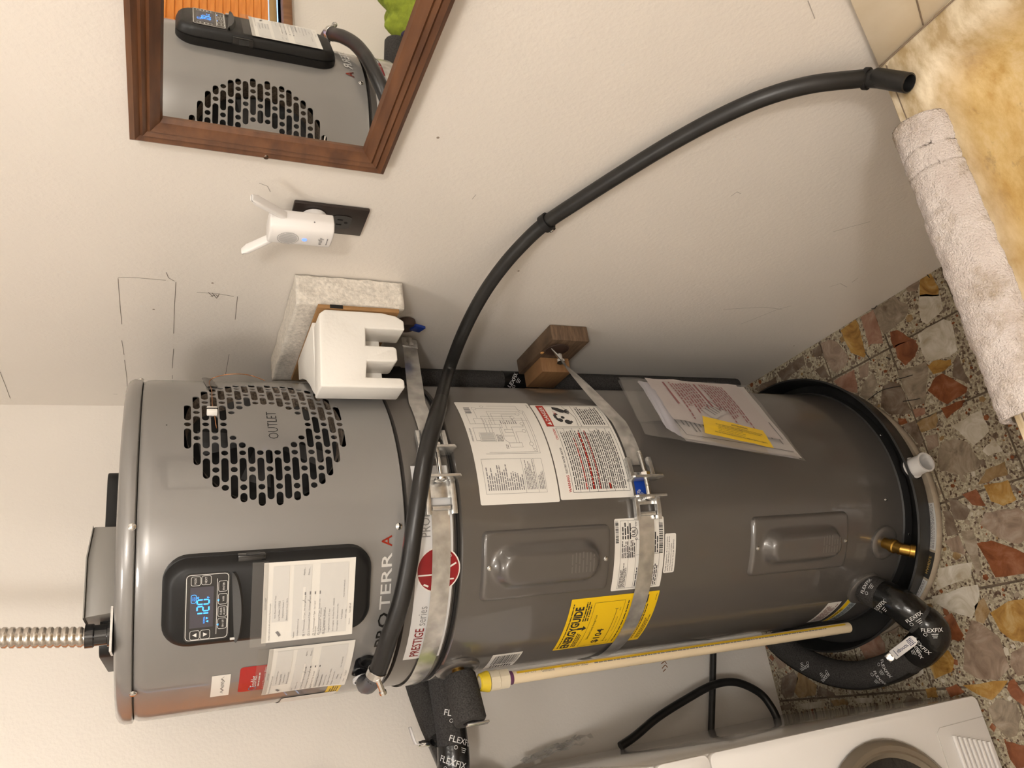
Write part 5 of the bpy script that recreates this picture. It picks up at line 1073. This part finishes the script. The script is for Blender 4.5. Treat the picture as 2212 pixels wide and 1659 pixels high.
# raised splash ledge along the wall, cut at 45 degrees at the far end
bs_m = mat('tub_ledge', (.62, .52, .37), .35, col2=(.72, .63, .49), vs=14, coat=.15, detail=9)
mb = MB(); mb.prism([(.5045, .655), (.4300, .786), (.393, .851), (.380, .856), (-.05, .856), (-.05, .655)], lambda u, v, d: Vector((d, u, v)), XR-.0095, XR-.001); obj('splash_panel', mb, bs_m, tub, bevel=.002)
gm_ = mat('ledge_groove', (.22, .16, .11), .8)
obj('joint_line', MB().tube([tp_(.0085, .004, .6615), tp_(.0085, TD-.02, .6615)], .0012, 6), gm_, tub)
obj('panel_joint', MB().tube([Vector((XR-.0098, .4285, .662)), onX(1980, 0, XR-.0098), onX(1980, 0, XR-.0098)*2-Vector((XR-.0098, .4285, .662))], .0011, 6), gm_, tub)
obj('rim_groove', MB().tube([tp_(.012, .0115, .6592), tp_(TW-.02, .0115, .6592)], .0011, 6), gm_, tub)
for a, b in ((.10, .10), (TW-.10, .10), (.10, TD-.12), (TW-.10, TD-.12)): obj('leg', MB().tube([tp_(a, b, .001), tp_(a, b, .24)], .016, 10), galv, tub)
# towel over the rim
tw_m = mat('terry_towel', (.60, .52, .475), .95, col2=(.70, .63, .59), vs=30, bump=1.0, bs=420, bd=.004, spec=.1)
nt = tw_m.node_tree; b = nt.nodes['Principled BSDF']; prev = b.inputs['Base Color'].links[0].from_socket
tcn = nd(nt, 'ShaderNodeTexCoord'); nz = nd(nt, 'ShaderNodeTexNoise', Scale=17, Detail=6, Roughness=.7); nt.links.new(tcn.outputs['Object'], nz.inputs['Vector']); rz = nd(nt, 'ShaderNodeValToRGB'); rz.color_ramp.elements[0].position = .48; rz.color_ramp.elements[1].position = .66; nt.links.new(nz.outputs['Fac'], rz.inputs[0])
mxx = nd(nt, 'ShaderNodeMix', data_type='RGBA'); nt.links.new(rz.outputs[0], mxx.inputs[0]); nt.links.new(prev, mxx.inputs[6]); mxx.inputs[7].default_value = (.42, .34, .26, 1); nt.links.new(mxx.outputs[2], b.inputs['Base Color'])
ta0 = (onZ(1918, 318, .675)-to).dot(tl); ta1 = (onZ(2128, 922, .675)-to).dot(tl)
sec = [(-.006, .600), (-.008, .64), (-.006, .662), (0, .671), (.012, .676), (.028, .676), (.040, .673), (.050, .667), (.0555, .659)]
sec_s = catmull([Vector((a, b, 0)) for a, b in sec], 6)
def towf(u, v):
    k = v*(len(sec_s)-1); i = min(int(k), len(sec_s)-2); q = sec_s[i].lerp(sec_s[i+1], k-i)
    a = ta0+(ta1-ta0)*u; end = .012*sin(pi*v)*(1-u)**3; fold = .003*noise.noise(Vector((u*9, v*3, 1)))+.0022*noise.noise(Vector((u*30, v*9, 4)))
    hem = -.0025*(math.exp(-((u-.11)/.006)**2)+math.exp(-((u-.18)/.006)**2))
    p = tp_(a-end, q.x, q.y); nn_ = (Vector((0, -tk.y*0, 0))+UP*(1 if .3 < v < .75 else .2)+(-tk if v <= .3 else (tk if v >= .75 else Vector((0, 0, 0))))).normalized()
    fz = noise.noise(Vector((u*170, v*70, 9)))*.0016
    return p+nn_*((fold+fz)*(1-.75*max(0, v-.55)/.45)+hem+.001)
mb = MB(); mb.grid(towf, 150, 64); tw = obj('hand_towel', mb, tw_m, ang=180); so = tw.modifiers.new('t', 'SOLIDIFY'); so.thickness = .005; so.offset = 1
tag(tw, 'worn pinkish white terry towel draped over the tub rim', 'towel')
# ================================================================= PAPERS
tape = film('clear_tape', (.93, .92, .90), .07, .2)
def sheet(name, fn, W, H, label, n=10):
    s = thing(name, fn(W/2, 0, 0), label, 'paper', 'printed settings sheets taped to the heater')
    mb = MB(); mb.grid(lambda u, v: fn(W*u, H*v, 0), n, n); sh = obj('page', mb, paper2_m, s, ang=180)
    g = lambda u, v: fn(u, v, .0005)
    p = Print(g); p.rect(.002, H-.006, W-.002, H-.001, 4); p.rect(.006, .064, W-.006, H-.042+.0, 6); p.rect(.03, H-.036, W-.006, H-.013, 6); p.rect(.006, .010, W-.006, .052, 6); p.done('grey_panels', sheetgrey, s)
    p = Print(lambda u, v: fn(u, v, .0007)); p.rect(.03, .072, W-.04, H-.056, 6); p.done('white_field', paper2_m, s)
    p = Print(lambda u, v: fn(u, v, .0009))
    p.text('Launch Logger', W*.42, H-.005, .003, .018); p.text('HOBO UX120-014M 4 Channel Thermocouple', .004, H-.012, .0028, W*.46)
    for k, t in enumerate(('Name: Rheem HPWH ALF Temps', 'Serial Number: 21037525', 'Deployment Number: 1', 'Battery Level: Good 100 %')): p.text(t, .036-.004*(k % 2), H-.019-.0055*k, .0026, .0013*len(t))
    p.poly([(.008, H-.024), (.015, H-.019), (.017, H-.022), (.010, H-.027)]); p.text('Sensors', .004, H-.046, .0026, .009); p.text('Configure Sensors to Log:', .006, H-.052, .0026, .026)
    for k, t in enumerate(('1) Thermocouple T-Type   Hot Gas Discharge', '2) Thermocouple T-Type   Condensed Liquid', '3) Thermocouple T-Type   Exp Liquid', '4) Thermocouple T-Type   Suction Line', '5) Temperature  Internal')): p.text(t, .010, H-.061-.0072*k, .0028, .00135*len(t)); p.frame(.005, H-.061-.0072*k, .0078, H-.0582-.0072*k, .0005, 1)
    for k in range(4): p.rows(W-.052, H-.061-.0072*k, W-.047, H-.058-.0072*k, 1, .6, k)
    p.text('Alarms...', W-.022, H-.058, .0026, .012); p.text('Filters...', W-.022, H-.065, .0026, .012); p.text('Deployment', .004, .054, .0026, .014)
    for k, t in enumerate(('Logging Interval:  15 seconds', 'Logging Mode:  Fixed Interval', 'Logging Duration: 47.2 days', 'Start Logging:  On Date/Time   04/06/22', 'Stop Logging:  When memory fills', 'Push Button', 'After 1 day')): p.text(t, .008+.006*(k > 4)*3, .047-.0062*k, .0026, .0013*len(t))
    p.text('Never (wraps when full)', W*.5, .014, .0026, .026); p.text('Options:', .016, .004, .0026, .010); p.text('Turn LED off', .034, .004, .0026, .015)
    for q in (.046, .053): p.line([(W*.46, H-.061-(q-.046)), (W*.49, H-.059-(q-.046)), (W*.5, H-.056-(q-.046))], .0006)
    p.done('print', ink_g, s)
    mb = MB(); mb.grid(lambda u, v: fn(-.004+(W+.006)*u, H-.006+.022*v, .001), 6, 2); obj('tape', mb, tape, s)
    return s
# first sheet lies on the control panel front
SD = .0268
qa = [ppx(*q, SD) for q in ((571, 1216), (769, 1203), (760, 1369), (564, 1390))]   # TR, BR, BL, TL
def bil(u, v, TL, TR, BL, BR): return (TL[0]*(1-u)*v+TR[0]*u*v+BL[0]*(1-u)*(1-v)+BR[0]*u*(1-v), TL[1]*(1-u)*v+TR[1]*u*v+BL[1]*(1-u)*(1-v)+BR[1]*u*(1-v))
W1 = hypot(qa[0][0]-qa[3][0], qa[0][1]-qa[3][1]); H1 = hypot(qa[0][0]-qa[1][0], qa[0][1]-qa[1][1])
def f1(u, v, d): s, z = bil(u/W1, v/H1, qa[3], qa[0], qa[2], qa[1]); return pp(s, z, SD+d+.0006)
sheet('settings_sheet', f1, W1, H1, 'printed settings page taped over the lower part of the black panel')
qb = [TZ(*q, .001) for q in ((582, 1402), (768, 1381), (743, 1473), (564, 1501))]
W2 = radians(qb[0][0]-qb[3][0])*R0; H2 = qb[0][1]-qb[1][1]
def f2_(u, v, d): a, z = bil(u/W2, v/H2, qb[3], qb[0], qb[2], qb[1]); return cyl(a, z, .0018+d+.004*(1-v/H2)**3*(1-u/W2))
sheet('settings_sheet', f2_, W2, H2, 'printed settings page taped to the shroud left of the black panel')
# ---- manuals in a clear bag hanging on the right of the tank
BT = 40.; bn = nrm(BT); bo = PC+bn*(R0+.018)
def bpx(ix, iy, d=0): return onP(ix, iy, bo+bn*d, bn)
bag = thing('manual_bag', bpx(1735, 990), 'clear plastic bag of manuals hanging against the lower tank', 'plastic bag')
def quadgrid(cs, n, amp, seed, d=0, bulge=0):
    TLq, TRq, BRq, BLq = [bpx(*c, d) for c in cs]; mb = MB()
    mb.grid(lambda u, v: TLq.lerp(TRq, u).lerp(BLq.lerp(BRq, u), v)+bn*(bulge*sin(pi*u)*sin(pi*v)+amp*noise.noise(Vector((u*5, v*5, seed)))), n, n); return mb
def qfn(cs, d, bulge=0):
    TLq, TRq, BRq, BLq = [bpx(*c, d) for c in cs]
    return lambda u, v: TLq.lerp(TRq, u).lerp(BLq.lerp(BRq, u), v)+bn*(bulge*sin(pi*u)*sin(pi*v))
man = mat('manual_paper', (.62, .58, .56), .5)
c_m = [(1376, 824), (1606, 836), (1733, 990), (1476, 946)]
obj('manual', quadgrid(c_m, 10, .002, 1, .003, .006), man, bag); obj('manual_back', quadgrid([(1386, 830), (1600, 842), (1728, 992), (1482, 952)], 6, .001, 2, -.003, .002), man, bag)
c_2 = [(1392, 816), (1590, 832), (1690, 950), (1455, 905)]
obj('loose_page', quadgrid([(1378, 822), (1420, 832), (1476, 946), (1440, 925)], 8, .002, 5, .008, .006), mat('bluish_page', (.55, .54, .60), .5), bag)
obj('red_text_page', quadgrid(c_2, 10, .003, 4, .011, .006), mat('pinkish_page', (.60, .53, .51), .45), bag)
fm = qfn(c_2, .0125, .0068); p = Print(fm)
p.text('IMPORTANT', .27, .06, .30, .035, rot=90) if False else None
rd5 = random.Random(8)
for blk0, blk1 in ((.22, .46), (.54, .80)):
    u = blk0
    while u < blk1:
        v = .06+rd5.random()*.05; ve = rd5.uniform(.62, .92)
        while v < ve: L_ = rd5.uniform(.03, .10); p.rect(u, v, u+.014, min(v+L_, ve)); v += L_+.02
        u += .030
for u in (.165, .49):
    p.line([(u, .08), (u, .62)], .02)
p.done('red_print', mat('faded_red_ink', (.30, .05, .06), .5), bag)
p = Print(qfn(c_m, .0045, .0062)); p.line([(.06, .03), (.06, .93), (.97, .93)], .008)
for k in range(26): u = .10+.034*k; p.rect(u, .55, u+.012, .55+rd5.uniform(.2, .32))
p.done('manual_print', ink_g, bag)
tgc = [(1517, 898), (1648, 930), (1672, 968), (1523, 935)]
ytag = obj('attention_tag', quadgrid(tgc, 10, .0012, 7, .0315, .001), yel_m, bag); ytag['label'] = 'yellow attention tag with black text'
py = Print(qfn(tgc, .0335, .001), .1)
py.text('ATTENTION', .46, .20, -.10, .26, bold=.02)
for k, (t, a, w_) in enumerate((('DO NOT MAKE ELECTRICAL CONNECTIONS & DO NOT TURN POWER', .20, .74), ('ON UNTIL YOU HAVE PERFORMED THE FOLLOWING STEPS', .24, .66), ('Verify that all water lines are connected', .22, .38), ('Verify cold water supply line valve is open', .22, .42), ('Open hot water faucets - fill tank to ensure', .22, .40), ('FAILURE TO FOLLOW INSTRUCTIONS WILL DAMAGE HEATING ELEMENTS', .16, .78))): py.text(t, a, .34+.095*k, -.062, w_, bold=.008)
py.done('print', ink, ytag)
wp2 = [(1528, 856), (1580, 888), (1545, 905), (1515, 885)]
o = obj('folded_slip', quadgrid(wp2, 4, .001, 9, .016), man, bag); p = Print(qfn(wp2, .0172))
for k in range(5): p.rect(.12, .2+.14*k, .8, .24+.14*k)
p.done('print', ink_g, o)
cb2 = film('bag_film', (.95, .95, .95), .13, .06, .05)
obj('bag_film', quadgrid([(1336, 815), (1612, 832), (1741, 996), (1394, 938)], 22, .007, 3, .0225, .004), cb2, bag, ang=20)
obj('bag_back', quadgrid([(1336, 815), (1612, 832), (1741, 996), (1394, 938)], 10, .003, 8, -.006, 0), cb2, bag, ang=20)
hd_ = MB(); hd_.grid(lambda u, v: bpx(1334+50*u+48*v, 822+90*v-4*u, .024+.004*noise.noise(Vector((u*6, v*6, 1)))), 6, 12); obj('bag_header', hd_, cb2, bag, ang=20)
# ---- sensor wire in the grille
wr = thing('sensor_wire', cyl(30, 1.44, .004), 'thin copper sensor wire with foam pad hanging in the outlet grille', 'wire')
wm_ = mat('copper_wire', (.30, .13, .05), .4, .6)
obj('wire', MB().tube(catmull([onT(572, 822, .012), onT(545, 812, .016), onT(520, 808, .02), onT(490, 809, .018), onT(462, 816, .010), onT(452, 826, .004), onT(457, 842, .003), onT(458, 858, .003), onT(459, 878, .004), onT(463, 895, .003), onT(466, 915, -.004), onT(468, 925, -.010)], 6), .00075, 6), wm_, wr)
tq = [onT(435, 818, .0022), onT(456, 817, .0022), onT(472, 836, .0018), onT(447, 837, .0018)]
obj('grey_tape', MB().grid(lambda u, v: tq[0].lerp(tq[1], u).lerp(tq[3].lerp(tq[2], u), v)+nrm(55)*(.0012+.001*sin(5*u)), 6, 6), mat('duct_tape', (.13, .12, .11), .35), wr)
fp_ = onT(458, 888, .007); fpad = obj('foam_pad', MB().obox(fp_, tang(33)*.0062, UP*.0078, nrm(33)*.0052), eps_m, wr, bevel=.0012)
obj('pad_band', MB().obox(fp_, tang(33)*.0009, UP*.0086, nrm(33)*.0060), black_m, wr)
